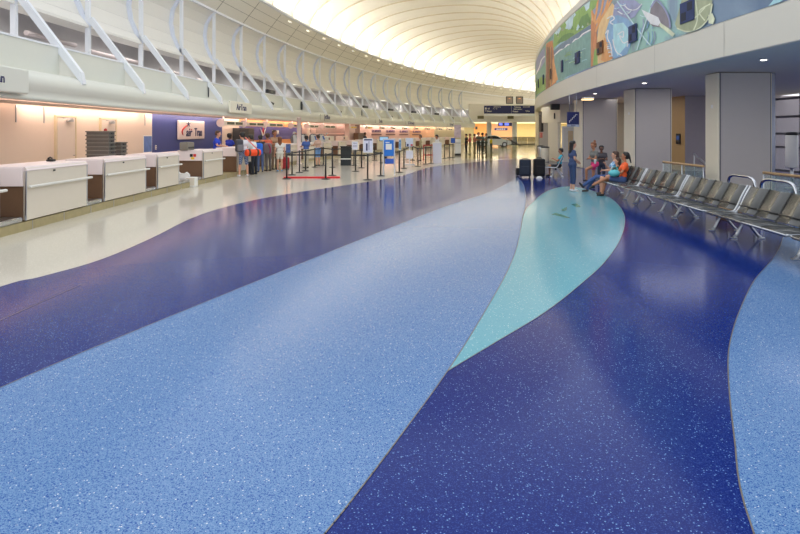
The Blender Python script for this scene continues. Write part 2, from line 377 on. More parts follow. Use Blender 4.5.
for u, m_ in ((145, 0), (16, 1), (44, 1)):
    th = arcth(u, -11.23); w.sweep([(-11.238, 2.1), (-11.215, 2.1), (-11.215, 2.6), (-11.238, 2.6)], th-.008, th+.008, 1, 8, closed=True)
struct(w.build('wall_left', [WALLP, BLUEW, PURPLE, MAUVE, ORANGE, PINKW, mat('peach wall', (236, 190, 150), .6), OLIVE, ALU]), 'lit back wall behind the check-in counters')
def wall_obj(x0, th, z=0): return dict(loc=ap(x0, th, z), rz=-rad(th))
def door(n, th, wd, ht, label, two=False):
    o = MB(); o.box((.02, 0, ht/2), (.05, wd, ht), 0, .006); d = struct(o.build('door_%d' % n, mat('door paint', (224, 212, 200), .5, var=.02)), label)
    d.location = ap(-11.22, th, 0); d.rotation_euler = (0, 0, -rad(th))
    m = MB()
    for s in (-1, 1): m.box((.02, s*(wd/2+.04), ht/2), (.09, .07, ht+.07), 0, .006)
    m.box((.02, 0, ht+.035), (.09, wd+.15, .07), 0, .006); m.build('door_frame', TAN, d)
    m = MB(); m.box((.1, .12, ht-.1), (.1, .3, .09), 0, .015); m.tube([(.12, .2, ht-.06), (.28, -.05, ht-.04), (.1, -.3, ht-.03)], .014, 6); m.build('door_closer', ALU, d)
    m = MB(); m.tube([(.05, wd/2-.1, 1.02), (.11, wd/2-.1, 1.02), (.11, wd/2-.24, 1.02)], .014, 8); m.build('door_handle', CHROME, d)
    for z in (.35, ht*.5, ht-.35):
        m = MB(); m.tube([(.05, -wd/2-.0, z-.06), (.05, -wd/2, z+.06)], .016, 8); m.build('hinge', ALU, d)
tA, tB = arcth(56.5, -11.2), arcth(74.5, -11.2)
door(1, (tA+tB)/2, rad(tB-tA)*166, 2.3, 'beige door with closer in the lit back wall')
tA, tB = arcth(101, -11.2), arcth(115, -11.2)
door(2, (tA+tB)/2, rad(tB-tA)*166, 2.28, 'beige door in a tan frame behind the stacked trays')
# cove lamps washing the wall and the canopy lip
i = 0
for kk in range(-2, 21):
    t0, t1 = BAY0+kk*BAY+.03, BAY0+(kk+1)*BAY-.03
    m = MB(); m.sweep([(-11.02, 2.66), (-10.96, 2.66), (-10.96, 2.71), (-11.02, 2.71)], t0, t1, 3, 0, closed=True)
    m.sweep([(-9.52, 2.62), (-9.44, 2.62), (-9.44, 2.66), (-9.52, 2.66)], t0, t1, 3, 0, closed=True)
    for x0, zz in ((-10.99, 2.715), (-9.48, 2.665)):
        m.sweep([(x0-.05, zz), (x0+.05, zz), (x0+.05, zz+.03), (x0-.05, zz+.03)], t0, t1, 3, 1, closed=True)
    tag(m.build('cove_light', [LAMPW, ALU]), 'glowing cove lamp pair under the canopy, %s from the left' % ORD[i], 'lamp', 'cove lamps under the canopy'); i += 1
# ------------------------------------------------------------------ plinth and counters
w = MB()
w.sweep([(-7.9, 0), (-6.96, 0), (-6.96, .165), (-7.9, .165)], -4.2, 26.5, 60, 0, closed=True)
for n_ in range(0, 78): 
    th = -4.2+n_*.394; w.sweep([(-6.962, .0), (-6.952, .0), (-6.952, .165), (-6.962, .165)], th, th+.006, 1, 1, closed=True)
tag(w.build('counter_plinth', [STONE, ALU]), 'tan stone plinth running under the whole row of check-in counters', 'plinth')
w = MB(); w.sweep([(-9.6, 0), (-8.9, 0), (-8.9, .98), (-9.6, .98)], -3.5, 6.3, 24, 0, closed=True); w.sweep([(-9.65, .98), (-8.85, .98), (-8.85, 1.02), (-9.65, 1.02)], -3.5, 6.3, 24, 1, closed=True)
tag(w.build('back_counter', [COUNT, APRON]), 'long low back counter between the check-in desks and the lit wall', 'counter')
def counter(th0, th1, label, group):
    tm = (th0+th1)/2; L = rad(th1-th0)*161.85
    t = thing('check_in_counter', label, 'counter', ap(-6.95, tm, .165), -rad(tm), group)
    h = 1.01
    m = MB(); m.box((-.45, 0, h/2-.02), (.80, L-.06, h-.06), 0, .01); m.build('body', BROWN, t)
    m = MB(); m.box((.0, 0, h/2), (.05, L, h-.05), 0, .01); m.build('front_panel', COUNT, t)
    m = MB(); m.box((-.45, -L/2+.0, h-.19), (.84, .05, .34), 0, .006); m.build('end_apron', APRON, t)
    m = MB(); m.box((-.45, L/2-.0, h-.19), (.84, .05, .34), 0, .006); m.build('end_apron', APRON, t)
    m = MB(); m.prism([(.03, -L/2, h-.09), (.045, -L/2, h-.07), (.0, -L/2, h), (-.9, -L/2, h), (-.9, -L/2, h-.05), (.0, -L/2, h-.09)], (0, L, 0)); m.build('worktop', APRON, t)
    m = MB(); m.box((.07, .08, .64), (.06, L+.1, .05), 0, .018); br = m.build('bumper_rail', mat('pale rail', (226, 224, 216), .35), t)
    for q in (-.35, .35): m = MB(); m.box((.035, q*L, .64), (.05, .05, .04)); m.build('rail_bracket', ALU, br)
    m = MB()
    for y in (-L/2, L/2): m.box((.018, y, h/2-.03), (.035, .025, h-.1), 0, .004)
    m.build('edge_strip', ALU, t)
    m = MB(); m.box((.047, -L*.1, h-.12), (.01, .07, .035), 0, .004); m.build('lock_plate', BLACK, t)
    return t
CG = 'check-in counters in a row'
near = [(-3.0, -2.2), (-1.921, -1.126), (-.831, -.017), (.268, .828), (1.618, 2.329)]
cl = ['check-in counter cut by the left edge of the photo', 'nearest whole check-in counter, big pale front with bumper rail', 'second whole check-in counter, in front of the grey tray stack', 'third whole check-in counter, in front of the blue wall edge', 'fourth whole check-in counter with flag stickers, below the wall sign']
cs = [counter(a_, b_, l, CG) for (a_, b_), l in zip(near, cl)]
for i in range(16):
    t0 = 2.98+1.38*i; n_ = i+4
    cs.append(counter(t0, t0+.72, 'far check-in counter beyond the flag-stickered one, %s of the far row' % ORD[i], CG))
# scales between the near units
for i, (t0, t1) in enumerate(((-2.2, -1.93), (-1.12, -.84), (-.01, .26), (.84, 1.6))):
    tm = (t0+t1)/2; L = rad(t1-t0)*161.85-.06
    t = thing('baggage_scale', 'low metal baggage scale between counters, %s from the left' % ORD[i], 'scale', ap(-6.97, tm, .165), -rad(tm), 'baggage scales between the counters')
    m = MB(); m.box((-.4, 0, .05), (.78, L, .1), 0, .015); m.build('platform', ALU, t)
    m = MB(); m.box((-.005, 0, .05), (.02, L, .07), 0, .004); m.build('edge_trim', CHROME, t)
# stickers, papers and a bag on the fourth counter
c4 = cs[4]; th0 = 1.618
def on_end(x, z): return ap(-6.95+x, th0-.012-.0005, z)
def sticker(name, x, z, sx, sz, m_, label):
    m = MB(); m.box((0, 0, 0), (sx, .006, sz), 0, .001); o = m.build(name, m_); L = rad(2.329-1.618)*161.85
    tm = (1.618+2.329)/2; T = Matrix.Translation(ap(-6.95, tm, 0)) @ Matrix.Rotation(-rad(tm), 4, 'Z')
    o.matrix_world = T @ Matrix.Translation((x, -L/2-.029, z)); tag(o, label, 'sticker'); return o
sticker('sticker', -.40, 1.0, .1, .1, BLACK, 'black square sticker on the flag-stickered counter end')
sticker('sticker', -.28, 1.0, .1, .1, REDINK, 'red square sticker on the flag-stickered counter end')
sticker('sticker', -.35, .9, .12, .08, YELLOW, 'yellow sticker below the black and red ones')
p = ap(-7.45, 1.40, .265)
m = MB(); m.prism([(-.24, 0, 0), (.24, 0, 0), (.24, 0, .1), (.14, 0, .19), (.06, 0, .14), (-.08, 0, .15), (-.13, 0, .2), (-.2, 0, .1)], (0, .12, 0), 0)
o = m.build('paper_bag', SIGNW); o.location = p; tag(o, 'crumpled white paper bag on the scale by the flag-stickered counter', 'bag')
m = MB(); m.box((0, 0, .16), (.34, .28, .32), 0, .02); m.box((0, -.142, .18), (.28, .01, .24), 1); o = m.build('white_bin', [SIGNW, COUNT]); o.location = fl(189, 186.5)+Vector((.12, -.1, 0)); tag(o, 'white box-shaped bin on the floor before the flag-stickered counter', 'bin')
m = MB(); m.box((0, 0, .07), (.3, .26, .14), 0, .05); o = m.build('black_pouch', BLACK); o.location = fl(180, 187.8)+Vector((.0, -.15, 0)); tag(o, 'small black pouch on the floor beside the white bin', 'pouch')
# tray stacks
def tray(parent_loc, rz, wdt, dep, hgt, label, group):
    t = thing('tray', label, 'tray', parent_loc, rz, group)
    m = MB(); m.prism([(-dep/2+.03, -wdt/2+.03, 0), (dep/2-.03, -wdt/2+.03, 0), (dep/2-.03, wdt/2-.03, 0), (-dep/2+.03, wdt/2-.03, 0)], (0, 0, hgt*.7)); m.build('tub', GREYP, t)
    m = MB(); m.box((0, 0, hgt*.8), (dep, wdt, hgt*.3), 0, .015); m.build('rim', mat('tray rim', (122, 118, 110), .5), t)
    m = MB(); m.box((dep/2, 0, hgt*.35), (.02, .16, hgt*.25), 0, .004); m.build('hand_grip', DARK, t)
    return t
zb = 1.02
proto = None
names = ['lowest', 'second lowest', 'third lowest', 'fourth lowest', 'third highest', 'second highest', 'topmost']
for i in range(7):
    lab = 'grey plastic tray, %s of the tall stack behind the counters' % names[i]
    if proto is None: proto = tray((-9.27, 18.6, zb), 0, .46, .74, .125, lab, 'trays in the tall stack')
    else: dup(proto, (-9.27+random.uniform(-.008, .008), 18.6, zb+.118*i), random.uniform(-.02, .02), lab)
p2 = None
for i in range(4):
    lab = 'grey plastic tray, %s of the short stack beside the tall one' % ['lowest', 'second lowest', 'second highest', 'topmost'][i]
    if p2 is None: p2 = tray((-9.30, 19.55, zb), 0, .46, .66, .125, lab, 'trays in the short stack')
    else: dup(p2, (-9.30, 19.55, zb+.118*i), random.uniform(-.02, .02), lab)
m = MB(); m.lathe([(.05, 0), (.05, .04), (.03, .07), (.0, .08)], 10); o = m.build('red_cap', RED); o.location = (-9.08, 18.5, zb+.118*6+.122); tag(o, 'small red cap lying on top of the tall tray stack', 'cap')
# desk phone, printers, poster, outlet
m = MB(); m.box((0, 0, .03), (.15, .13, .05), 0, .02); m.tube([(-.02, -.07, .07), (-.02, 0, .09), (-.02, .07, .07)], .02, 8)
o = m.build('desk_phone', BLACK); o.location = ap(-7.5, arcth(51, -7.5), 1.176); tag(o, 'black desk phone on the nearest whole counter', 'phone')
t = thing('ticket_printer', 'grey ticket printer on the flag-stickered counter', 'printer', ap(-7.6, arcth(187, -7.6), 1.176), -rad(1.9))
m = MB(); m.box((0, 0, .14), (.3, .62, .28), 0, .03); m.build('case', mat('printer grey', (128, 122, 112), .5), t)
m = MB(); m.box((.15, 0, .09), (.02, .5, .06), 0, .004); m.build('paper_slot', BLACK, t)
m = MB(); m.box((0, 0, .285), (.2, .5, .02), 0, .004); m.build('lid', DARK, t)
ta_ = arcth(148, -11.2)
t = thing('poster', 'tall blue poster on the beige wall left of the blue panel', 'poster', ap(-11.22, ta_, 1.3), -rad(ta_))
m = MB(); m.box((0, 0, 0), (.02, .78, .75), 0, .004); m.build('backing', SIGNW, t)
m = MB(); m.box((.012, 0, 0), (.01, .70, .68), 0); m.build('print', mat('poster blue', (96, 128, 190), .5, var=.35, scale=4), t)
to = arcth(156.3, -11.2); m = MB(); m.box((0, 0, 0), (.02, .14, .2), 0, .006); m.box((.012, 0, .04), (.006, .05, .05), 1); m.box((.012, 0, -.04), (.006, .05, .05), 1)
o = m.build('wall_socket', [SIGNW, DARK]); o.location = ap(-11.22, to, zat(147.3, 27)); o.rotation_euler = (0, 0, -rad(to)); tag(o, 'white wall socket on the blue panel, left of the airline sign', 'socket')
# airline sign on the blue wall
t0, t1 = arcth(177, -11.2), arcth(203, -11.2); tm = (t0+t1)/2; W = rad(t1-t0)*166; 
t = thing('wall_sign', 'white rounded airline sign with red swoosh on the blue wall', 'sign', ap(-11.15, tm, 0), -rad(tm))
z0, z1 = zat(139.3, 30.2), zat(120.6, 30.2); hh = z1-z0; zc = (z0+z1)/2
m = MB(); m.box((0, 0, zc), (.12, W, hh), 0, .055); m.build('panel', mat('sign pinkish white', (240, 226, 220), .4), t)
text_mesh('air', hh*.62, 'lettering', INK, t, Matrix.Translation((.07, -W*.15, z0+hh*.36)) @ FACE_X, .02, shear=.25, sx=1.05)
text_mesh('Tran', hh*.62, 'lettering', INK, t, Matrix.Translation((.07, W*.225, z0+hh*.36)) @ FACE_X, .02, sx=.82)
m = MB(); pts = spline([(.07, -W*.36, z0+hh*.22), (.07, -W*.40, z0+hh*.42), (.07, -W*.33, z0+hh*.6), (.07, -W*.2, z0+hh*.74)], 5); m.tube(pts, [.015+.03*math.sin(PI*i/(len(pts)-1)) for i in range(len(pts))], 6); m.build('swoosh', REDINK, t)
m = MB(); c0 = Vector((.075, -W*.17, z0+hh*.8)); st = []
for i in range(10):
    r = (.17 if i % 2 == 0 else .05)*hh; an = rad(20)+i*PI/5; st.append(c0+Vector((0, math.cos(an)*r*1.6, math.sin(an)*r)))
m.prism(st, (.01, 0, 0)); m.build('star_plane', INK, t)
m = MB(); m.ball((.075, -W*.05, z0+hh*.52), (.015, .05, .04), 0); m.build('red_dot', REDINK, t)
# canopy signs
def canopy_sign(u0, u1, v0, v1, txt, label, boxed=True, tfrac=.5, tx=0.0, thm=None):
    t0 = arcth(u0, -9.12) if thm is None else thm; t1 = arcth(u1, -9.12); tm = (t0+t1)/2; W = rad(t1-t0)*164
    Y = ap(-9.12, tm).y; z1, z0 = zat(v0, Y), zat(v1, Y); hh = z1-z0
    t = thing('canopy_sign', label, 'sign', ap(-9.12, tm, z0), -rad(tm))
    m = MB(); m.box((.0, 0, hh/2), (.1, W, hh), 0, .015 if boxed else .04); m.build('panel', mat('canopy sign ivory', (244, 240, 222), .45) if boxed else MATS['canopy paint'], t)
    m = MB()
    for s in (-.35, .35): m.box((-.1, s*W, hh*.5), (.14, .06, .08))
    m.build('bracket', STEEL_W, t)
    text_mesh(txt, hh*tfrac*1.25, 'lettering', INK, t, Matrix.Translation((.056, tx*W, hh*.5)) @ FACE_X, .012, sx=1.0)
canopy_sign(229.5, 251, 102.2, 113.4, 'AirTran', 'ivory canopy sign with dark lettering above the person in checked shorts', tfrac=.62)
canopy_sign(0, 27.5, 66.5, 92.5, 'AirTran', 'white canopy sign cut by the left edge of the photo', False, .40, -.50, thm=-1.1)
canopy_sign(320.5, 332.5, 114.6, 120, 'JetBlue', 'canopy sign above the grey check-in kiosks', False, .95)
canopy_sign(375.5, 385, 119.5, 123.2, 'Delta', 'canopy sign above the blue poster stand', False, 1.0)
canopy_sign(405.5, 416, 121.2, 125, 'US Airways', 'canopy sign above the row of wall lettering', False, .85)
canopy_sign(447.5, 455, 123, 126, 'United', 'canopy sign nearest the far end of the canopy', False, 1.0)
# hanging counter displays
us = [221, 244, 265, 291, 307, 322, 349, 366, 380, 391, 402.5, 414, 425, 437, 447]
ue = [242.5, 263.5, 282.5, 301, 318, 335, 356, 372, 384, 395, 406.5, 418, 430, 442, 452]
for i, (u0, u1) in enumerate(zip(us, ue)):
    t0, t1 = arcth(u0, -9.55), arcth(u1, -9.55); tm = (t0+t1)/2; W = rad(t1-t0)*164.4
    t = thing('hanging_display', 'hanging counter display under the canopy, %s from the left' % ORD[i], 'display', ap(-9.55, tm, 2.16), -rad(tm), 'hanging displays over the counters')
    m = MB(); m.box((0, 0, .12), (.14, W, .22), 0, .012); m.build('housing', COUNT, t)
    m = MB(); m.tube([(0, -W*.4, .23), (0, -W*.4, .44)], .05, 8); m.build('hanger', STEEL_W, t)
    if i < 6:
        m = MB(); m.M = Matrix.Translation((.0, -W*.5-.03, .12)) @ Matrix.Rotation(PI/2, 4, 'X'); m.lathe([(.2, 0), (.21, .03), (.19, .05)], 20); m.build('round_sign', mat('round sign face', (236, 220, 216)), t)  # plain pale disc without emission
    sm = SCREEN if i not in (6, 7) else YELLOW
    for s in (-.14, .26):
        m = MB(); m.box((.072, s*W+.06, .12), (.01, W*.33, .13), 0); m.build('screen', sm, t)
# the wing emblem on the violet wall
te = arcth(263, -11.2); Ye = ap(-11.2, te).y
t = thing('wall_emblem', 'winged emblem on the violet wall band above the travellers', 'emblem', ap(-11.21, te, zat(131.5, Ye)), -rad(te))
m = MB(); m.prism([(0, -.55, .25), (0, -.12, -.28), (0, .12, -.28), (0, .55, .25), (0, .12, -.05), (0, -.12, -.05)], (.03, 0, 0)); m.build('wings', SIGNW, t)
m = MB(); m.prism([(.02, -.13, 0), (.02, 0, -.2), (.02, .13, 0), (.02, .0, .32)], (.03, 0, 0)); m.build('diamond', REDINK, t)
m = MB(); m.prism([(.04, -.05, 0), (.04, 0, -.1), (.04, .05, 0), (.04, .0, .14)], (.03, 0, 0)); m.build('core', BLACK, t)
te = arcth(275.5, -11.2); t = thing('wall_lettering', 'pale raised lettering on the violet wall band', 'lettering', ap(-11.21, te, zat(132.5, ap(-11.2, te).y)), -rad(te))
text_mesh('U·S AIR', .42, 'letters', SIGNW, t, Matrix.Translation((.02, 0, 0)) @ FACE_X, .03)
for i, u in enumerate((376.5, 390.5, 403.7, 416.7)):
    te = arcth(u, -11.2); Ye = ap(-11.2, te).y
    t = thing('wall_lettering', 'small dark airline lettering over a stripe on the pink wall, %s from the left' % ORD[i], 'lettering', ap(-11.21, te, zat(134.7, Ye)), -rad(te), 'airline lettering on the pink wall')
    text_mesh('US AIRWAYS', .40, 'letters', mat('violet lettering', (104, 84, 132), .5), t, Matrix.Translation((.02, 0, .40)) @ FACE_X, .03, sx=1.25)
    m = MB(); m.box((.02, 0, 0), (.03, 3.2, .14), 0); m.build('stripe', mat('stripe brown', (112, 66, 66)), t)
# slim poles, blocks and panels behind the far counters
th = arcth(299, -8.6); m = MB(); m.lathe([(.16, 0), (.16, .06), (.12, .08), (.12, 2.6), (.14, 2.6), (.14, 2.66)], 16); o = m.build('round_column', mat('pinkish column', (236, 214, 208), .45)); o.location = ap(-6.7, arcth(299, -6.7), 0); tag(o, 'slim pinkish round column before the far counters, left of the black lectern and kiosks', 'column')
for (u0, u1, v0, v1, x0, m_, lab, nm) in ((347, 353, 124, 139.5, -10.2, mat('pale pillar', (232, 206, 196)), 'pale square pillar right of the mauve wall', 'wall_pillar'), (353.5, 357.8, 124.5, 139, -10.6, MAUVE, 'mauve square pillar beside the pale one', 'wall_pillar'),
        (356, 363, 133, 139, -9.5, BROWN, 'brown cabinet beside the mauve pillar', 'cabinet'), (302, 307, 128.5, 133.5, -11.16, PINKW, 'pink panel on the mauve wall, left one', 'wall_panel'), (311, 315.5, 128.5, 133.5, -11.16, PINKW, 'pink panel on the mauve wall, right one', 'wall_panel'),
        (236.5, 244.5, 128, 136.5, -10.9, DARK, 'dark cabinet with slats behind the person in checked shorts', 'cabinet'), (244.5, 250.5, 128, 136.5, -10.9, GREYP, 'grey cabinet beside the dark slatted one', 'cabinet')):
    t0, t1 = arcth(u0, x0), arcth(u1, x0); tm = (t0+t1)/2; Y = ap(x0, tm).y; z1, z0 = zat(v0, Y), zat(v1, Y)
    if nm != 'wall_panel': z0 = 0
    z1 = min(z1, 2.58)
    m = MB(); m.box((.0, 0, (z0+z1)/2), (.5 if nm != 'wall_panel' else .08, rad(t1-t0)*(CX-x0), z1-z0), 0, .02)
    if nm == 'cabinet':
        for zz in range(4): m.box((.26, 0, z0+(z1-z0)*(.25+.2*zz)), (.03, rad(t1-t0)*(CX-x0)*.9, .03), 1)
    o = m.build(nm, [m_, BLACK]); o.location = ap(x0, tm, 0); o.rotation_euler = (0, 0, -rad(tm)); tag(o, lab, nm.replace('wall_', ''))
# ------------------------------------------------------------------ queue posts and belts
BELT = mat('black belt', (30, 32, 34), .6, var=.1)
def stanchion_proto():
    t = thing('queue_post', 'x', 'queue post')
    m = MB(); m.lathe([(.175, 0), (.175, .012), (.15, .028), (.05, .04), (.035, .05)], 18); m.build('base', BLACK, t)
    m = MB(); m.lathe([(.032, .04), (.032, .90)], 12); m.build('post', BLACK, t)
    m = MB(); m.lathe([(.036, .88), (.04, .9), (.04, .99), (.03, 1.0)], 12); m.build('belt_head', DARK, t)
    return t
PTS = [(286.7, 179), (325.7, 179.2), (367.7, 180), (380.7, 176), (292, 175), (299.5, 172.6), (305.5, 171), (314.8, 167.2), (323.4, 165.4), (332.4, 175.5), (332.4, 167.4), (354, 165.4), (355.6, 171.4), (361.6, 168), (374.4, 160.5), (399.4, 172.5), (404, 168.4), (412.5, 160.2), (418, 166.6), (425.7, 164.2), (431, 163.5), (444.5, 158.5), (449.5, 157.8), (453, 157.4)]
PL = ['front post at the left end of the red floor strip', 'front post near the right end of the red floor strip', 'front post carrying the white notice', 'post left of the blue poster stand', 'second post back at the left of the red strip', 'third post back at the left of the red strip', 'fourth post back at the left of the red strip', 'fifth post back, under the kiosks', 'sixth post back, left of the black lectern', 'post behind the right end of the red strip', 'post just left of the black lectern', 'post just right of the black lectern', 'post carrying the small white notice', 'post right of the small white notice', 'far post behind the blue poster stand', 'post right of the blue poster stand', 'second post right of the blue poster stand', 'far post behind the white poster on a stand', 'post right of the white poster on a stand', 'post beside the red sizing frame', 'post touching the white podium', 'first post right of the white podium', 'second post right of the white podium', 'post under the small blue notice']
qp = stanchion_proto(); QP = []
for i, (q, l) in enumerate(zip(PTS, PL)):
    lab = 'black queue post: '+l
    if i == 0: qp.location = fl(*q); qp['label'] = lab; qp['group'] = 'black queue posts'; QP.append(qp)
    else: QP.append((qp, fl(*q), lab))
QP = [q if not isinstance(q, tuple) else dup(q[0], q[1], 0, q[2]) for q in QP]
for a_, b_ in ((0, 1), (1, 2), (2, 3), (0, 4), (4, 5), (5, 6), (6, 7), (7, 8), (1, 9), (9, 10), (8, 10), (10, 11), (11, 12), (12, 13), (3, 13), (13, 14), (15, 16), (16, 17), (15, 3), (17, 18), (18, 19), (19, 20), (21, 22), (22, 23)):
    A, B = QP[a_].location, QP[b_].location; d = B-A
    m = MB(); n = Vector((-d.y, d.x, 0)).normalized()*.004
    m.prism([d.normalized()*.03-n+Vector((0, 0, .905)), d-d.normalized()*.03-n+Vector((0, 0, .905)), d-d.normalized()*.03-n+Vector((0, 0, .96)), d.normalized()*.03-n+Vector((0, 0, .96))], n*2)
    m.build('belt', BELT, QP[a_])
A, B = fl(284, 178.2), fl(340, 178.0); d = B-A; n = Vector((-d.y, d.x, 0)).normalized()
m = MB(); m.prism([A-n*.14, B-n*.14, B+n*.14, A+n*.14], (0, 0, .03)); m.prism([A-n*.1+Vector((0, 0, .03)), B-n*.1+Vector((0, 0, .03)), B+n*.1+Vector((0, 0, .03)), A+n*.1+Vector((0, 0, .03))], (0, 0, .03))
tag(m.build('floor_strip', mat('red strip', (214, 30, 44), .4)), 'red floor strip under the front queue posts', 'floor strip')
def notice(u, v, cu, v0, v1, wpx, label, face, frame=SIGNW, lines=None):
    P = fl(u, v); k = P.y/FOC; z1, z0 = max(zat(v0, P.y), 1.02), max(zat(v1, P.y), 1.0)
    t = thing('notice', label, 'notice', P+Vector(((cu-u)*k, 0, z0)))
    W, hh = wpx*k, z1-z0
    m = MB(); m.box((0, 0, hh/2), (W, .03, hh), 0, .006); m.tube([(0, .0, -.02), (0, 0, .03)], .02, 8); m.build('frame', frame, t)
    m = MB(); m.box((0, -.017, hh/2), (W*.88, .006, hh*.9), 0); m.build('sheet', face, t)
    m = MB()
    for (x, z, sx, sz) in (lines or [(0, .8, .6, .06), (0, .55, .7, .03), (0, .45, .7, .03), (0, .35, .7, .03)]): m.box((x*W, -.021, z*hh), (sx*W, .004, sz*hh))
    m.build('print', INK, t)
    return t
LAV = mat('lavender paper', (222, 222, 236), .5)
notice(286.7, 179, 288.3, 144, 153, 4.6, 'small blue upright notice on the left front queue post', mat('blue notice', (70, 96, 150), .4), BLACK)
notice(355.6, 171.4, 355, 141.5, 150.5, 6.2, 'small white notice on a post, right of the black lectern', LAV)
notice(367.7, 180, 368, 138.3, 152.8, 10, 'large white notice on the front queue post', LAV, SIGNW, [(.0, .9, .8, .1), (-.12, .4, .16, .5), (.1, .5, .05, .6)])
notice(399.4, 172.5, 400, 139, 150, 2.4, 'narrow blue notice on the post right of the blue poster stand', mat('pale blue notice', (130, 170, 210), .4))
notice(453, 157.4, 453, 138, 143, 4.4, 'small blue notice beside the white kiosk', mat('bright blue notice', (50, 100, 200), .4), NAVY)
# poster stand
P = fl(389, 175.5); k = P.y/FOC
t = thing('poster_stand', 'silver poster stand with a tall blue poster in the queue area', 'poster stand', P)
zt, zb_ = zat(138.8, P.y), 0
m = MB()
for s in (-1, 1): m.box((s*5.6*k, 0, zt/2), (.05, .05, zt), 0, .008); m.box((s*5.6*k, 0, .02), (.06, .5, .04), 0, .01)
m.box((0, 0, zt-.02), (11.2*k, .05, .05), 0, .008); m.build('frame', ALU, t)
z0, z1 = zat(156, P.y), zat(140, P.y)
m = MB(); m.box((0, -.02, (z0+z1)/2), (9.6*k, .03, z1-z0), 0, .004); m.build('poster', mat('poster bright blue', (34, 120, 214), .4, var=.25, scale=5), t)
m = MB(); m.box((-.01, -.04, z0+(z1-z0)*.58), (6*k, .008, (z1-z0)*.36)); m.build('white_panel', SIGNW, t)
m = MB(); m.box((-.06, -.04, z1-.1), (4*k, .008, .035)); m.build('headline', SIGNW, t)
z0, z1 = zat(163.6, P.y), zat(158.6, P.y)
m = MB(); m.box((.02, -.06, (z0+z1)/2), (8.6*k, .12, z1-z0), 0, .01); m.build('leaflet_tray', mat('leaflet blue', (52, 96, 196), .5, var=.2), t)
m = MB(); m.box((-.14, -.05, z1+.05), (.1, .08, .1), 0, .02); m.build('clip', BLACK, t)
P = fl(384, 163); z0 = zat(140.5, P.y); m = MB(); m.box((0, 0, z0/2), (.1, .1, z0), 0, .01); m.box((0, 0, z0+.1), (.55, .06, .28), 0, .01); m.box((0, -.035, z0+.1), (.48, .01, .2), 1); m.box((0, 0, .03), (.5, .4, .06), 0, .01)
o = m.build('information_screen', [DARK, mat('pale screen', (150, 190, 220), .3, emit=.3)]); o.location = P; tag(o, 'dark-framed information screen behind the blue poster stand', 'screen')
P = fl(409.5, 164.5); k = P.y/FOC
t = thing('poster_stand', 'white poster stand with small colour pictures right of the queue posts', 'poster stand', P)
m = MB(); m.box((0, 0, zat(146, P.y)/2+.2), (.06, .06, zat(146, P.y)-.4), 0); m.box((0, 0, .02), (.6, .4, .04), 0, .01); m.box((0, 0, .3), (.05, .05, .6)); m.build('stand', ALU, t)
m = MB(); m.box((0, -.04, (zat(138, P.y)+zat(146.5, P.y))/2), (7*k, .03, zat(138, P.y)-zat(146.5, P.y)), 0, .004); m.build('poster', mat('pale poster', (206, 214, 232), .4, var=.1), t)
m = MB(); m.box((-.1, -.06, zat(145, P.y)), (.1, .01, .12)); m.build('blue_picture', NAVY, t)
m = MB(); m.box((.12, -.06, zat(145, P.y)), (.12, .01, .08)); m.build('red_picture', REDINK, t)
m = MB(); m.box((0, -.06, zat(154.5, P.y)), (7*k, .14, 8*k), 0, .01); m.build('leaflet_tray', LAV, t)
# black lectern
P = fl(345.8, 165.6); k = P.y/FOC
t = thing('lectern', 'black lectern with a white band among the queue posts', 'lectern', P)
hh = zat(147, P.y); W = 10.4*k
m = MB(); m.box((0, .15, hh/2), (W, .3, hh), 0, .012); m.build('body', mat('lectern green black', (24, 32, 34), .35), t)
m = MB(); m.box((0, .13, hh+.02), (W+.06, .4, .045), 0, .01); m.build('top', BLACK, t)
m = MB(); m.box((0, -.006, hh*.36), (W*1.0, .016, .05), 0); m.build('band', SIGNW, t)
# white podium
P = fl(437.3, 163.3); k = P.y/FOC; hh = zat(143, P.y)
t = thing('podium', 'tall plain white podium at the right end of the queue', 'podium', P)
m = MB(); m.box((0, .2, hh/2), (8.6*k, .4, hh), 0, .012); m.build('body', mat('podium lavender white', (214, 212, 222), .4), t)
m = MB(); m.box((0, .2, hh+.01), (8.9*k, .44, .04), 0, .01); m.build('top', SIGNW, t)
# white kiosk with picture header
P = fl(458, 155.6); k = P.y/FOC
t = thing('kiosk', 'tall white kiosk with a picture header and black foot', 'kiosk', P)
m = MB(); m.box((0, .25, .08), (6.2*k, .46, .16), 0, .02); m.build('foot', BLACK, t)
m = MB(); m.box((0, .25, .72), (6*k, .44, 1.12), 0, .04); m.build('body', mat('kiosk white', (222, 222, 222), .35), t)
m = MB(); m.box((0, .02, .98), (5.4*k, .02, .03)); m.build('seam', DARK, t)
m = MB(); m.box((0, .3, 1.9), (6.8*k, .06, 1.0), 0, .01); m.box((-.2, .3, 1.35), (.05, .05, .2)); m.box((.2, .3, 1.35), (.05, .05, .2)); m.build('header', mat('header picture', (196, 178, 190), .4, var=.4, scale=5), t)
# red sizing frame
P = fl(428.5, 160.5)
m = MB(); s = .3
for x in (-s, s):
    for y in (0, .4): m.tube([(x, y, 0), (x, y, 1.0)], .025, 8)
for z in (.35, .98):
    m.tube([(-s, 0, z), (s, 0, z), (s, .4, z), (-s, .4, z), (-s, 0, z)], .03, 8)
o = m.build('sizing_frame', RED); o.location = P; tag(o, 'red tubular bag-sizing frame left of the white podium', 'frame')
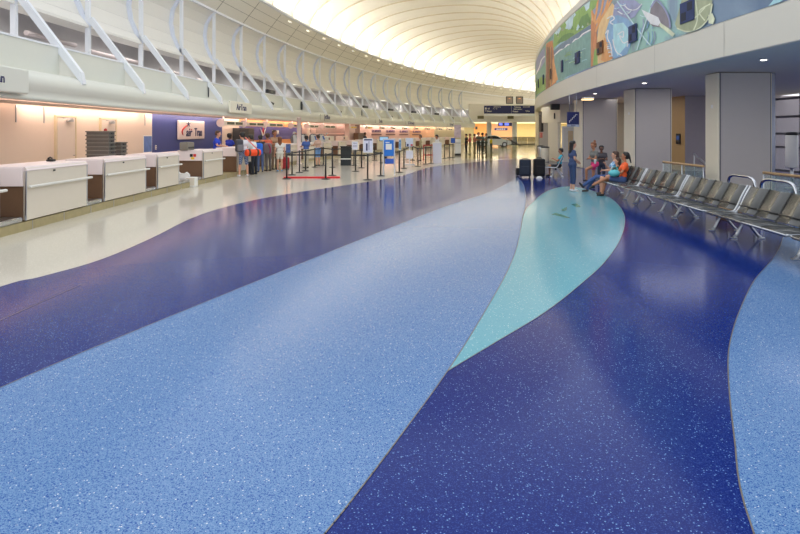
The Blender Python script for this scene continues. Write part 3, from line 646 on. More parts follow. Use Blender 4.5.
# self check-in kiosks on the far counters
def kiosk(u, i):
    th = arcth(u, -7.3)
    t = thing('self_service_kiosk', 'grey curved check-in kiosk with tilted screen, %s from the left' % ORD[i], 'kiosk', ap(-7.3, th, 1.176), -rad(th), 'grey check-in kiosks on the far counters')
    m = MB(); pr = spline([(-.3, -.0, 0), (-.34, 0, .35), (-.2, 0, .62), (-.02, 0, .66)], 4)
    pr2 = [Vector((p.x+.16, 0, max(p.z-.06, 0))) for p in reversed(pr)]
    m.M = Matrix.Translation((0, -.3, 0)); m.prism(pr+pr2, (0, .6, 0)); m.build('shell', mat('kiosk grey', (112, 104, 106), .4), t)
    m = MB(); m.prism([(.22, -.34, 0), (-.02, -.34, .62), (-.16, -.34, .55), (-.1, -.34, 0)], (0, .68, 0)); m.build('face', mat('kiosk pale grey', (206, 206, 200), .4), t)
    m = MB(); R = Matrix.Rotation(math.atan2(-.24, .62), 4, 'Y'); m.box((.135, 0, .32), (.02, .44, .34), 0, .004, R); m.build('screen', BLUESCR, t)
    m = MB(); m.box((.14, 0, .04), (.16, .5, .05), 0, .01); m.build('card_slot', DARK, t); t.scale = (.85, .85, .82)
for i, u in enumerate((296.5, 305, 314, 322)): kiosk(u, i)
for i, (u, v_) in enumerate(((331, 146), (346, 147))):
    th = arcth(u, -7.0); m = MB(); m.box((-.3, 0, .18), (.6, 1.6 if i == 0 else 1.5, .36), 0, .02); m.box((.01, -.5, .2), (.02, .16, .16), 1); m.box((.01, -.38, .16), (.02, .1, .1), 2)
    o = m.build('desk_screen_wall', [COUNT if i == 0 else mat('peach desk', (238, 206, 186), .4), BLACK, REDINK]); o.location = ap(-7.0, th, 1.176); o.rotation_euler = (0, 0, -rad(th)); tag(o, ['cream desk screen on the far counters right of the kiosks', 'peach desk screen on the far counters behind the black lectern'][i], 'desk screen')
# ------------------------------------------------------------------ right-hand drum
XD, ZB, ZM, ZT, KD = 7.41, 3.52, 4.34, 7.12, 1.068
TD0, TD1 = -9.0, 40.0
w = MB()
w.sweep([(XD, ZB), (XD-.02, ZB+.02), (XD-.02, ZM-.02), (XD, ZM)], TD0, TD1, 110, 0, smooth=False)
for u in (655.5, 725, 597): th = arcth(u, XD); w.sweep([(XD-.024, ZB+.02), (XD-.024, ZM-.02)], th-.006, th+.006, 1, 2)
w.sweep([(XD, ZM), (XD, ZT)], TD0, TD1, 110, 0)
w.sweep([(XD, ZT), (XD-.03, ZT+.02), (XD-.03, ZT+.3), (XD+.2, ZT+.3), (XD+.2, ZT-.05), (XR+.1, ZT-.05), (XR+.1, ZR+.2)], TD0, TD1, 110, 0)
struct(w.build('wall_right', [mat('drum cream', (214, 210, 198), .5, var=.01), WHITE, mat('joint', (188, 184, 174))]), 'curved drum wall with a plain cream band below the mural')
w = MB(); w.sweep([(XD+.0, ZB), (14.0, ZB)], TD0, TD1, 110, 0); w.sweep([(14.0, ZB), (17.3, ZB)], TD0, 6, 30, 0)
struct(w.build('ceiling', SOFF), 'flat soffit under the drum')
# mural
XM = XD-.012
def mcol(i): return [ (104, 150, 138), (112, 146, 158), (146, 158, 190), (116, 132, 160), (120, 168, 160), (84, 138, 146), (110, 126, 140)][i]
m_base = bpy.data.materials.new('mural paint'); m_base.use_nodes = True
nt = m_base.node_tree; N, L = nt.nodes, nt.links; bs = N['Principled BSDF']; bs.inputs['Roughness'].default_value = .55
tc = N.new('ShaderNodeTexCoord'); sx_ = N.new('ShaderNodeSeparateXYZ'); L.new(tc.outputs['UV'], sx_.inputs[0])
no = N.new('ShaderNodeTexNoise'); no.inputs['Scale'].default_value = .55; no.inputs['Detail'].default_value = 5; no.inputs['Distortion'].default_value = 1.2
L.new(tc.outputs['Object'], no.inputs['Vector'])
ad = N.new('ShaderNodeMath'); ad.operation = 'MULTIPLY_ADD'; ad.inputs[1].default_value = .10; L.new(no.outputs['Fac'], ad.inputs[0]); L.new(sx_.outputs[0], ad.inputs[2])
rp = N.new('ShaderNodeValToRGB'); L.new(ad.outputs[0], rp.inputs[0])
def uth(th): return (th+9.0)/49.0
stops = [(-2.2, (92, 112, 136)), (-.6, (122, 140, 158)), (.3, (150, 188, 178)), (1.3, (136, 172, 160)), (2.0, (122, 128, 146)), (3.2, (140, 150, 182)), (4.1, (134, 160, 190)), (5.0, (150, 184, 206)), (6.2, (112, 154, 142)), (9.2, (112, 150, 136)), (10.2, (118, 146, 148)), (13.0, (126, 158, 120))]
cr = rp.color_ramp
while len(cr.elements) < len(stops): cr.elements.new(.5)
for e, (th, c_) in zip(cr.elements, stops): e.position = min(1, max(0, uth(th)+.05)); e.color = lin(tuple(q*1.12 for q in c_))+(1,)
L.new(rp.outputs[0], bs.inputs['Base Color'])
PAINT = {n: mat('mural '+n, tuple(min(250, int((q*.82+.18*sum(c_)/3)*1.13)) for q in c_), .6, var=.34, scale=3.2) for n, c_ in dict(orange=(222, 146, 84), bark=(196, 122, 76), sand=(232, 176, 120), green=(128, 166, 84), dark_green=(98, 138, 78), sky=(176, 204, 222), foam=(226, 232, 236), violet=(138, 142, 178), shell=(150, 158, 122), shell_line=(196, 202, 168), umber=(124, 116, 124), aqua=(150, 196, 206), teal=(108, 150, 144), slate=(96, 118, 142), pale=(178, 212, 218), wave=(116, 156, 192)).items()}
PN = list(PAINT)
mu = MB()
nU = 120; vs = []
for i in range(nU+1):
    th = TD0+(TD1-TD0)*i/nU
    vs += [ap(XM, th, ZM+.01), ap(XM, th, ZT-.01)]
mu.add(vs, [[2*i, 2*i+2, 2*i+3, 2*i+1] for i in range(nU)], 0)
layer = [0]
def paint(pts, name, S=(530, 0, .1872)):
    layer[0] += 1; off = .0025+.0003*layer[0]; bm = bmesh.new(); vv = []
    for (x, y) in pts:
        u, v_ = S[0]+x*S[2], S[1]+y*S[2]; th = arcth(max(u, 536.2), XM); z = min(ZT-.01, max(ZM+.01, zat(v_, ap(XM, th).y))); vv.append(bm.verts.new((th, z, 0)))
    bm.faces.new(vv); bmesh.ops.triangulate(bm, faces=bm.faces[:], ngon_method='EAR_CLIP')
    for _ in range(7):
        lo = [e for e in bm.edges if abs(e.verts[0].co.x-e.verts[1].co.x) > .3]
        if not lo: break
        bmesh.ops.subdivide_edges(bm, edges=lo, cuts=1); bmesh.ops.triangulate(bm, faces=bm.faces[:])
    bm.verts.index_update()
    mu.add([ap(XM-off, q.co.x, q.co.y) for q in bm.verts], [[q.index for q in fc.verts] for fc in bm.faces], 1+PN.index(name)); bm.free()
def wline(pts, wd, name, S=(530, 0, .1872)):
    q = spline([(x, y, 0) for x, y in pts], 4)
    for a_, b_ in zip(q[:-1], q[1:]):
        d = (b_-a_); n = Vector((-d.y, d.x, 0)).normalized()*wd/2; paint([tuple((a_-n).xy), tuple((b_-n).xy), tuple((b_+n).xy), tuple((a_+n).xy)], name, S); layer[0] -= 1
    layer[0] += 1
# woods, lake and sky at the far end
paint([(120, 262), (180, 215), (250, 185), (326, 128), (326, 0), (300, 20), (235, 70), (180, 118), (130, 175)], 'green')
paint([(188, 120), (205, 160), (226, 150), (232, 95), (246, 80), (240, 62), (210, 90)], 'sky')
paint([(290, 30), (300, 60), (316, 45), (322, 5)], 'sky')
paint([(130, 178), (150, 190), (168, 150), (160, 130)], 'sky')
paint([(140, 235), (175, 190), (188, 205), (210, 175), (240, 180), (200, 215)], 'dark_green')
paint([(250, 160), (275, 90), (290, 130), (310, 70), (325, 120), (290, 150)], 'dark_green')
paint([(125, 275), (160, 240), (240, 195), (326, 132), (326, 158), (240, 222), (170, 262), (128, 300)], 'slate')
wline([(128, 300), (160, 268), (182, 262), (200, 240), (222, 236), (240, 212), (262, 205), (282, 182), (326, 158)], 7, 'foam')
paint([(128, 300), (170, 268), (240, 226), (326, 164), (326, 360), (230, 390), (152, 430), (132, 380)], 'teal')
paint([(84, 500), (86, 235), (104, 222), (122, 215), (124, 300), (130, 340), (122, 440), (140, 440), (120, 465)], 'bark')
paint([(104, 440), (124, 300), (132, 380), (150, 425), (110, 460)], 'orange')
paint([(28, 510), (30, 440), (60, 410), (84, 420), (84, 485)], 'green')
paint([(28, 380), (34, 300), (80, 250), (80, 330), (50, 380)], 'violet')
wline([(30, 400), (50, 360), (62, 320), (80, 300)], 6, 'foam')
# the big tree and its bank
paint([(326, 358), (326, 130), (334, 60), (352, 90), (358, 200), (360, 345)], 'bark')
paint([(336, 352), (344, 270), (352, 300), (362, 250), (366, 345)], 'green')
paint([(362, 342), (360, 200), (372, 110), (440, 15), (452, 30), (430, 90), (414, 120), (406, 170), (398, 200), (420, 250), (432, 290), (442, 318), (400, 332)], 'sand')
paint([(398, 200), (412, 215), (406, 235), (428, 262), (424, 285), (442, 316), (400, 332), (380, 320), (396, 270)], 'orange')
for br in ([(344, 120), (356, 60), (364, 0)], [(350, 130), (378, 70), (392, 0)], [(356, 120), (396, 70), (418, 0)], [(352, 170), (374, 110), (404, 60), (440, -8)], [(336, 110), (332, 50), (338, 0)]): wline(br, 11, 'orange')
paint([(322, 0), (330, 60), (350, 40), (362, 0)], 'green')
# the surf
paint([(452, 28), (480, 0), (560, 0), (600, 30), (560, 90), (520, 110), (470, 120), (440, 110)], 'violet')
paint([(430, 95), (470, 80), (520, 100), (560, 130), (540, 240), (520, 296), (444, 316), (432, 280), (412, 230), (402, 180)], 'wave')
paint([(446, 130), (500, 120), (530, 160), (520, 240), (470, 300), (446, 240)], 'aqua')
for q in ([(414, 100), (440, 85), (452, 100), (430, 118), (446, 130)], [(404, 180), (420, 160), (414, 200), (432, 240), (440, 300)], [(470, 185), (500, 168), (498, 200), (480, 190), (500, 230), (526, 220), (520, 250)], [(444, 210), (452, 250), (466, 280), (492, 296)], [(470, 60), (510, 80), (540, 60)], [(500, 20), (530, 50), (570, 50), (600, 20)]): wline(q, 6, 'foam')
rr = random.Random(3)
for i in range(16):
    x = rr.uniform(150, 300); y = 300+rr.uniform(0, 70)-(x-150)*.32; q = rr.uniform(14, 34); wline([(x, y), (x+q*.5, y-q*.28), (x+q, y-q*.35)], 3, rr.choice(['shell_line', 'aqua', 'slate', 'green']))
for i in range(14):
    x = rr.uniform(140, 315); y = 205-(x-140)*.5+rr.uniform(-30, 12); q = rr.uniform(8, 18); paint([(x, y), (x+q*.5, y-q*1.3), (x+q, y-q*.3), (x+q*.6, y+q*.2)], rr.choice(['dark_green', 'green', 'shell', 'sky']))
for i in range(10):
    y = 225+i*10; paint([(404+rr.uniform(0, 8)+i*3, y), (420+rr.uniform(0, 14)+i*3, y+3), (406+i*3, y+9)], rr.choice(['orange', 'sand', 'foam']))
for i in range(12):
    x = rr.uniform(450, 600); y = rr.uniform(10, 90); q = rr.uniform(18, 44); wline([(x, y), (x+q*.5, y+q*.2), (x+q, y-q*.1)], 4, rr.choice(['foam', 'wave', 'violet', 'pale']))
for i in range(8):
    x = rr.uniform(560, 680); y = rr.uniform(150, 240); wline([(x, y), (x+10, y-34), (x+8, y-70)], 5, rr.choice(['violet', 'slate', 'wave']))
for i in range(5): wline([(90+i*7, 470), (92+i*7, 380), (94+i*6, 250)], 2, rr.choice(['umber', 'sand', 'dark_green']))
wline([(470, 6), (560, 130), (652, 250)], 7, 'pale'); wline([(664, 0), (620, 130), (576, 268)], 6, 'pale')
S2 = (650, 0, .1875)
paint([(0, 120), (10, 40), (40, 6), (76, 40), (104, 90), (112, 150), (60, 140), (20, 140)], 'umber', S2)
wline([(10, 40), (42, 0), (82, 44), (108, 100), (114, 150)], 9, 'violet', S2)
paint([(-40, 50), (0, 84), (50, 92), (62, 120), (50, 138), (10, 128), (-20, 90)], 'foam', S2)
paint([(60, 120), (104, 150), (140, 180), (126, 196), (90, 165), (56, 138)], 'shell_line', S2)
paint([(140, 128), (168, 60), (176, 0), (340, 0), (330, 60), (300, 120), (250, 162), (190, 168), (150, 150)], 'shell', S2)
for q in ([(176, 120), (240, 100), (300, 40)], [(240, 160), (260, 100), (250, 0)], [(300, 110), (270, 60), (330, 20)], [(150, 150), (200, 168), (260, 158), (320, 96), (340, 20)]): wline(q, 7, 'shell_line', S2)
paint([(318, 80), (340, 70), (354, 100), (344, 130), (320, 124)], 'shell_line', S2)
paint([(640, 40), (668, 0), (720, 0), (700, 16), (660, 34)], 'aqua', S2)
mo = mu.build('mural', [m_base]+[PAINT[n] for n in PN])
uv = mo.data.uv_layers.new(name='along')
for lp in mo.data.loops:
    co = mo.data.vertices[lp.vertex_index].co; th = math.degrees(math.atan2(co.y-CY, CX-co.x)); uv.data[lp.index].uv = (uth(th), (co.z-ZM)/(ZT-ZM))
tag(mo, 'long painted mural of woods, lake, surf and shell on the drum wall', 'mural')
pl = ['dark picture in the mural on the shell', 'dark picture in the mural on the surf', 'brown picture in the mural on the sandy bank', 'picture in the mural near the lake middle', 'picture in the mural left on the lake', 'brown picture in the mural on the far bank', 'dark picture in the mural on the far grass', 'green picture in the mural near the far end', 'picture in the mural at the very far end']
for i, (u0, u1, v0, v1) in enumerate(((682, 696, 1, 22), (630, 638, 25, 42), (598, 604, 41.5, 54), (576, 580.5, 52, 63.5), (561, 564.5, 61.5, 71), (550.5, 552.3, 70, 78), (543, 544.8, 76, 83), (538.3, 539.8, 80, 87), (536.2, 536.9, 85, 91))):
    t0, t1 = arcth(u0, XM), arcth(u1, XM); tm = (t0+t1)/2; Y = ap(XM, tm).y; z1, z0 = zat(v0, Y), zat(v1, Y)
    if i > 3: z0, z1, t0, t1 = (z0+z1)/2-.29, (z0+z1)/2+.29, tm-.085, tm+.085
    m = MB(); W = abs(rad(t1-t0))*148; m.box((0, 0, 0), (.03, W, z1-z0), 0, .004)
    m.box((-.017, -W*.22, (z1-z0)*.2), (.006, W*.36, (z1-z0)*.4), 1); m.box((-.017, W*.22, -(z1-z0)*.2), (.006, W*.36, (z1-z0)*.4), 1)
    o = m.build('inset_picture', [mat('inset %d' % (i in (2, 5)), (120, 78, 48) if i in (2, 5) else (44, 60, 104), .7, var=.3), mat('inset dark', (30, 36, 56), .7)])
    o.location = ap(XM-.045, tm, (z0+z1)/2); o.rotation_euler = (0, 0, -rad(tm)); o.parent = mo; o['label'] = pl[i]
# columns under the drum
def column(x0, x1, y0, y1, label):
    x0, x1, y0, y1 = x0*KD, x1*KD, y0*KD, y1*KD
    t = thing('column', label, 'column', ((x0+x1)/2, (y0+y1)/2, 0)); W, D = x1-x0, y1-y0
    m = MB(); m.box((0, 0, ZB/2-.01), (W, D, ZB-.02), 0, .03); m.build('core', COLC, t)
    m = MB(); m.box((0, -D/2-.012, ZB/2-.01), (W*.90, .03, ZB-.03), 0, .004); m.build('face_panel', COLG, t)
    m = MB()
    for x in (-W*.46, W*.46): m.box((x, -D/2-.008, ZB/2-.01), (.03, .03, ZB-.03))
    m.build('reveal_strip', mat('dark reveal', (110, 106, 108), .5), t)
    if 1.5 < W < 1.56 and y0 < 20:
        m = MB(); m.M = Matrix.Translation((W/2+.06, .02, 0)); m.lathe([(.22, 0), (.22, ZB-.01)], 24); m.build('rounded_end', mat('pale blue grey column', (186, 190, 204), .5), t)
    m = MB(); m.box((-W/2-.005, -.05, 2.55), (.02, .1, .1), 0, .004); m.build('call_point', SIGNW, t)
CGP = None
column(8.45, 9.9, 15.95, 16.62, 'cream and grey column nearest the camera, behind the front benches')
column(8.48, 9.86, 21.75, 22.75, 'cream and grey column second from the camera, behind the seated people')
column(8.6, 10.3, 28.4, 29.7, 'cream and grey column third from the camera, beside the stairs sign')
# vestibule with a door beyond the third column
w = MB(); w.box((10.57, 38.6, 2.98), (1.8, 4.7, 1.06), 0, .02); w.box((11.9, 36.75, 1.22), (2.1, .3, 2.46), 0); w.box((9.77, 38.0, 1.22), (.2, 2.4, 2.46), 0)
struct(w.build('wall_right', COLC), 'cream vestibule with lowered head beyond the third column')
m = MB(); m.box((0, 0, 1.05), (.86, .05, 2.1), 0, .006); d = struct(m.build('door_3', mat('white door', (226, 222, 212), .45)), 'white glazed door in the vestibule beyond the third column'); d.location = (10.38, 36.55, 0)
m = MB()
for s in (-1, 1): m.box((s*.47, 0, 1.06), (.09, .1, 2.12))
m.box((0, 0, 2.14), (1.03, .1, .08)); m.build('door_frame', SIGNW, d)
m = MB(); m.box((0, -.03, 1.15), (.3, .02, 1.5)); m.build('door_glass', mat('warm door glass', (204, 176, 132), .15), d)
m = MB(); m.tube([(.28, -.03, .9), (.28, -.09, .95), (.28, -.09, 1.2), (.28, -.03, 1.25)], .014, 8); m.build('door_handle', CHROME, d)
for i, (x, y, lab) in enumerate(((11.2, 46.5, 'far cream column beyond the vestibule'), (13.2, 54.0, 'farthest cream column under the drum'))):
    column(x-.6, x+.6, y-.5, y+.5, lab)
# hanging sign, speaker, lamps
P = Vector((.2883*26.5, 26.5, 0)); k = 26.5/FOC
t = thing('hanging_sign', 'navy hanging sign with white stair symbol under the drum', 'sign', (P.x, P.y, zat(126.8, 26.5)))
hh = (126.8-112)*k; W = 12*k
m = MB(); m.box((0, 0, hh*.58), (W, .07, hh*.84), 0, .01); m.build('panel', NAVY, t)
m = MB(); m.box((0, 0, hh*.08), (W, .08, hh*.16), 0, .006); m.build('caption_strip', mat('sign grey', (170, 178, 200), .4), t)
m = MB(); s = W*.62/5; pts = []
for i in range(5): pts += [(-W*.31+i*s, -.037, hh*.3+i*hh*.105), (-W*.31+i*s, -.037, hh*.3+(i+1)*hh*.105)]
pts += [(W*.31, -.037, hh*.3+5*hh*.105)]
for a_, b_ in zip(pts[:-1], pts[1:]):
    c_ = (Vector(a_)+Vector(b_))/2; dd = Vector(b_)-Vector(a_); m.box(c_, (max(abs(dd.x), .0)+.03, .01, max(abs(dd.z), 0)+.03))
m.build('stair_symbol', SIGNW, t)
text_mesh('Stairs', hh*.13, 'lettering', INK, t, Matrix.Translation((0, -.043, hh*.08)) @ FACE_MY, .006)
m = MB()
for s in (-.3, .3): m.tube([(s*W, 0, hh), (s*W, 0, ZB-zat(126.8, 26.5))], .012, 6)
m.build('hanger', ALU, t)
m = MB(); m.box((0, 0, 0), (.5, .3, .34), 0, .03); m.box((0, -.155, 0), (.42, .01, .26), 1); o = m.build('loudspeaker', [BLACK, DARK]); o.location = (9.1, 35.2, 3.30); tag(o, 'black loudspeaker box high on the vestibule head', 'loudspeaker')
m = MB(); m.box((0, 0, 0), (.06, .14, .36), 0, .01); o = m.build('card_reader', BLACK); o.location = (9.63, 37.4, 2.83); tag(o, 'small black fixture on the hall side of the vestibule head', 'fixture')
for i, (x, y) in enumerate(((9.0, 28.8), (10.3, 42.7))):
    t = thing('ceiling_light', ['lit square ceiling lamp under the drum left of the third column', 'lit square ceiling lamp at the far end of the drum soffit'][i], 'ceiling light', (x, y, ZB-.21))
    m = MB(); m.box((0, 0, .15), (.5, .5, .1), 0, .02); m.build('housing', ALU, t)
    m = MB(); m.box((0, 0, .07), (.46, .46, .06), 0, .015); m.build('diffuser', mat('warm diffuser', (255, 214, 150), emit=1.5), t)
i = 0
for (x, y) in ((8.0, 13.2), (7.9, 19.4), (8.0, 24.6), (10.5, 12.0), (10.8, 19.5)):
    t = thing('downlight', 'small recessed downlight in the drum soffit, %s from the camera' % ORD[i], 'downlight', (x*KD, y*KD, ZB-.02), 0, 'downlights in the drum soffit')
    m = MB(); m.lathe([(.1, .0), (.1, .02)], 16); m.build('trim_ring', WHITE, t); m = MB(); m.lathe([(.07, -.004), (.07, .004)], 16); m.build('lens', LAMPC, t); i += 1
th = 19.5
m = MB(); m.box((0, 0, 0), (.16, .7, 1.3), 0, .02); m.box((-.02, 0, -.9), (.12, .5, .4), 1, .02); m.tube([(0, 0, .6), (0, 0, .85)], .03, 8)
o = m.build('blade_sign', [BLACK, mat('red white sign', (214, 120, 110))]); o.location = (10.6, 45, 2.5); tag(o, 'dark hanging blade sign with a reddish lower panel, far right', 'sign')
# room behind the columns: walls, window, railing
w = MB()
w.poly([(13.3, 28.0, 0), (22, 28.0, 0), (22, 28.0, ZB), (13.3, 28.0, ZB)], 0); w.poly([(13.3, 28.0, 0), (13.3, 28.0, ZB), (13.3, 35.2, ZB), (13.3, 35.2, 0)], 1)
w.poly([(11.5, 35.2, 0), (13.3, 35.2, 0), (13.3, 35.2, ZB), (11.5, 35.2, ZB)], 2)
struct(w.build('wall_back', [mat('mauve grey wall', (166, 156, 160), .6), mat('amber wall', (206, 168, 112), .6), COLC]), 'inner walls behind the columns, mauve and amber')
m = MB(); m.box((0, 0, 0), (.42, .04, .5), 0, .01); m.box((0, -.025, .05), (.26, .01, .2), 1); o = m.build('wall_plaque', [BLACK, BLUESCR]); o.location = (13.26, 28.6, 1.5); o.rotation_euler = (0, 0, -PI/2); tag(o, 'small dark plaque on the amber wall between the two near columns', 'plaque')
# window wall at the right
XW = 17.1
w = MB()
for y in (4, 8, 12, 16, 18.6, 20.9, 23.2, 25.5, 27.9): w.box((XW, y, 1.75), (.16, .14, 3.5), 0)
for z in (.1, 1.15, 1.75, 2.5, 3.3): w.box((XW, 16, z), (.16, 24.0, .1), 0)
wn = struct(w.build('window_1', mat('window mullion', (128, 126, 134), .4, .3)), 'tall glazed window wall with grey mullions at the right')
m = MB(); m.box((XW+.02, 16, 1.7), (.02, 23.8, 3.3)); m.build('pane', WGLASS, wn)
m = MB(); m.box((0, 0, .8), (4.0, 20, 1.6), 0, .2); m.box((.4, 3, 2.3), (3, 5, 1.6), 1, .3); m.box((-1, 6, 3.2), (2.2, 10, .7), 2, .1); o = m.build('service_building', [mat('tarmac grey', (96, 104, 118), .8), mat('pale blue wall', (150, 170, 200), .6), mat('slate roof', (70, 80, 104), .6)]); o.location = (32, 34, 0); tag(o, 'grey blue service building outside the right window', 'building')
t = thing('hooded_phone', 'white drum-shaped phone hood on a post by the right window', 'phone hood', (12.6, 19.3, 0))
m = MB(); m.lathe([(.05, 0), (.05, .8)], 12); m.lathe([(.2, 0), (.2, .03)], 16); m.build('post', ALU, t)
m = MB(); m.lathe([(.15, .66), (.18, .70), (.18, 1.68), (.16, 1.72)], 24); m.build('hood', SIGNW, t)
m = MB(); m.lathe([(.17, 1.72), (.17, 1.8), (.1, 1.82)], 24); m.build('cap', BLACK, t)
def rail(p0, p1, label):
    t = thing('glass_railing', label, 'railing', p0); d = Vector(p1)-Vector(p0); n_ = max(1, int(d.length/1.2))
    m = MB(); m.tube([(0, 0, .84), d+Vector((0, 0, .84))], .035, 10); m.build('wood_handrail', WOOD, t)
    for j in range(n_):
        a_, b_ = d*(j/n_), d*((j+1)/n_); e = (b_-a_).normalized(); a2, b2_ = a_+e*.03, b_-e*.03; nn = Vector((-e.y, e.x, 0))*.006
        m = MB(); m.prism([a2-nn+Vector((0, 0, .06)), b2_-nn+Vector((0, 0, .06)), b2_-nn+Vector((0, 0, .80)), a2-nn+Vector((0, 0, .80))], nn*2); m.build('glass_panel', GLASS, t)
    m = MB()
    for j in range(n_+1): m.tube([d*(j/n_), d*(j/n_)+Vector((0, 0, .82))], .018, 8)
    m.build('post', ALU, t)
rail((8.6, 19.6, 0), (8.6, 17.0, 0), 'glass stair railing with wood handrail between the two near columns')
rail((8.7, 14.35, 0), (8.7, 8.4, 0), 'glass stair railing with wood handrail before the nearest column')
rail((9.6, 25.6, 0), (9.6, 23.4, 0), 'glass stair railing between the second and third columns')
for i, (a_, b_) in enumerate((((10.3, 21.0, 1.05), (10.2, 19.0, .35)), ((11.0, 20.6, 1.1), (10.8, 18.6, .4)))):
    m = MB(); m.tube([Vector(a_), Vector(b_)], .035, 8); m.tube([Vector(a_), (a_[0], a_[1], 0)], .02, 8); m.tube([Vector(b_), (b_[0], b_[1], 0)], .02, 8)
    tag(m.build('stair_handrail', ALU), 'sloping metal stair handrail behind the railing, %s' % ['left one', 'right one'][i], 'handrail')
for i, (y0, y1) in enumerate(((12.25, 13.25), (11.0, 12.05))):
    m = MB(); r = .16
    m.tube(spline([(0, y0, 0), (0, y0, .6), (0, y0+.04, .8), (0, y0+.2, .87), (0, (y0+y1)/2, .875), (0, y1-.2, .87), (0, y1-.04, .8), (0, y1, .6), (0, y1, 0)], 5), .03, 10)
    o = m.build('guard_hoop', CHROME); o.location = (7.25, 0, 0); tag(o, 'chrome guard hoop behind the benches, %s' % ['the farther one before the column face', 'the nearer one at the right'][i], 'hoop')
# ------------------------------------------------------------------ benches
def bench_proto():
    t = thing('bench', 'x', 'bench')
    n_ = 4; p = .612; L = n_*p
    m = MB(); m.box((.47, 0, .33), (.07, L-.04, .06), 0, .008); m.build('beam', BLACK, t)
    m = MB(); m.tube([(-.02, -L/2+.01, .405), (-.02, L/2-.01, .405)], .014, 8); m.build('front_rail', ALU, t)
    for y in (-.87, .87):
        m = MB()
        m.tube(spline([(.47, y, .32), (.41, y, .22), (.34, y, .07), (.29, y, .025)], 5), [.026]*15+[.022], 8)
        m.tube(spline([(.47, y, .32), (.56, y, .22), (.68, y, .07), (.74, y, .025)], 5), [.026]*15+[.022], 8)
        lg = m.build('leg', ALU, t)
        for x in (.29, .74): m = MB(); m.box((x, y, .015), (.11, .06, .03), 0, .01); m.build('foot', CHROME, lg)
    for i in range(n_):
        y = -L/2+p*(i+.5); W = p-.045
        top = spline([(-.02, 0, .43), (.1, 0, .44), (.32, 0, .42), (.50, 0, .41)], 5); bot = [q-Vector((0, 0, .05)) for q in reversed(top)]
        m = MB(); m.M = Matrix.Translation((0, y-W/2, 0)); m.prism(top+bot, (0, W, 0), 0, True); m.build('seat', CHAR, t)
        fr = spline([(.50, 0, .425), (.555, 0, .5), (.60, 0, .6), (.65, 0, .7), (.74, 0, .86)], 5); bk = [q+Vector((.04, 0, -.012)) for q in reversed(fr)]
        m = MB(); m.M = Matrix.Translation((0, y-W/2, 0)); m.prism(fr+bk, (0, W, 0), 0, True); m.build('backrest', CHAR, t)
        m = MB(); m.M = Matrix.Translation((0, y-W/2, 0)); m.tube([(.535, 0, .535), (.535, W, .535)], .012, 6); m.build('back_crease', BLACK, t)
    for i in range(n_+1):
        y = -L/2+p*i; end = i in (0, n_)
        ln = spline([(-.03, y, .41), (.2, y, .41), (.47, y, .40), (.56, y, .49), (.645, y, .68), (.75, y, .868)], 5)
        m = MB(); m.tube(ln, .018 if end else .013, 8)
        m.build('end_frame' if end else 'divider_frame', ALU if end else BLACK, t)
    return t
bp = bench_proto(); blab = ['black bench mostly cut off by the right edge of the photo', 'black four-seat bench nearest the camera among the uncut ones, right of the farther hoop', 'empty black four-seat bench before the farther hoop and the nearest column', 'empty black four-seat bench before the glass stair railing', 'black four-seat bench holding the two seated women and child']
for i, yc in enumerate((6.79, 9.33, 11.87, 14.42, 16.97)):
    lo = (5.38+.061*(yc-10.3), yc, 0); rz = -.061
    if i == 0: bp.location = lo; bp.rotation_euler = (0, 0, rz); bp['label'] = blab[0]; bp['group'] = 'row of black benches'
    else: dup(bp, lo, rz, blab[i])
dup(bp, (6.05, 25.2, 0), -.25, 'black four-seat bench with the boy in turquoise, beyond the suitcases')
m = MB(); m.box((0, 0, .12), (.34, .42, .24), 0, .02); m.box((0, 0, .2), (.36, .44, .02), 1); o = m.build('carton', [mat('brown carton', (150, 116, 76), .7), mat('tape', (190, 160, 110))]); o.location = (6.8, 12.4, 0); tag(o, 'small brown carton on the floor behind the benches', 'carton')
# suitcases
def suitcase(P, rz, W, D, H_, m_, label, handle):
    t = thing('suitcase', label, 'suitcase', P, rz)
    m = MB(); m.box((0, 0, .05+H_/2), (W, D, H_), 0, .06); m.build('body', m_, t)
    m = MB(); m.box((0, -D/2-.02, .05+H_*.36), (W*.8, .06, H_*.5), 0, .03); m.build('front_pocket', m_, t)
    if handle:
        m = MB(); m.tube([(-.1, D*.3, H_), (-.1, D*.3, H_+.28), (.1, D*.3, H_+.28), (.1, D*.3, H_)], .012, 8); m.build('pull_handle', ALU, t)
    m = MB(); m.tube([(-.1, 0, H_+.04), (-.08, 0, H_+.09), (.08, 0, H_+.09), (.1, 0, H_+.04)], .014, 8); m.build('carry_handle', BLACK, t)
    for x in (-W*.36, W*.36):
        for y in (-D*.3, D*.3):
            m = MB(); m.M = Matrix.Translation((x, y, .035)) @ Matrix.Rotation(PI/2, 4, 'X'); m.lathe([(.035, -.015), (.035, .015)], 12); m.build('wheel', DARK, t)
    return t
suitcase(fl(526, 177.8)+Vector((0, .15, 0)), -.25, .46, .3, .68, mat('navy fabric', (34, 44, 60), .7, var=.15), 'dark navy upright suitcase with its handle raised', True)
suitcase(fl(540, 177.8)+Vector((0, .15, 0)), .1, .44, .3, .70, mat('black fabric', (18, 18, 20), .7, var=.15), 'black upright suitcase nearest the boy', False)
m = MB(); m.box((0, 0, .17), (.16, .24, .32), 0, .05); o = m.build('shoulder_bag', BLACK); o.location = fl(518.6, 176)+Vector((.0, .15, 0)); tag(o, 'small black bag leaning on the navy suitcase', 'bag')
m = MB(); m.ball((0, 0, .04), (.11, .05, .05), 0); m.box((0, 0, .012), (.24, .1, .024), 0, .01); o = m.build('sun_hat', SIGNW); o.location = fl(538.6, 178.3)+Vector((0, -.12, 0)); tag(o, 'white sun hat on the floor against the black suitcase', 'hat')
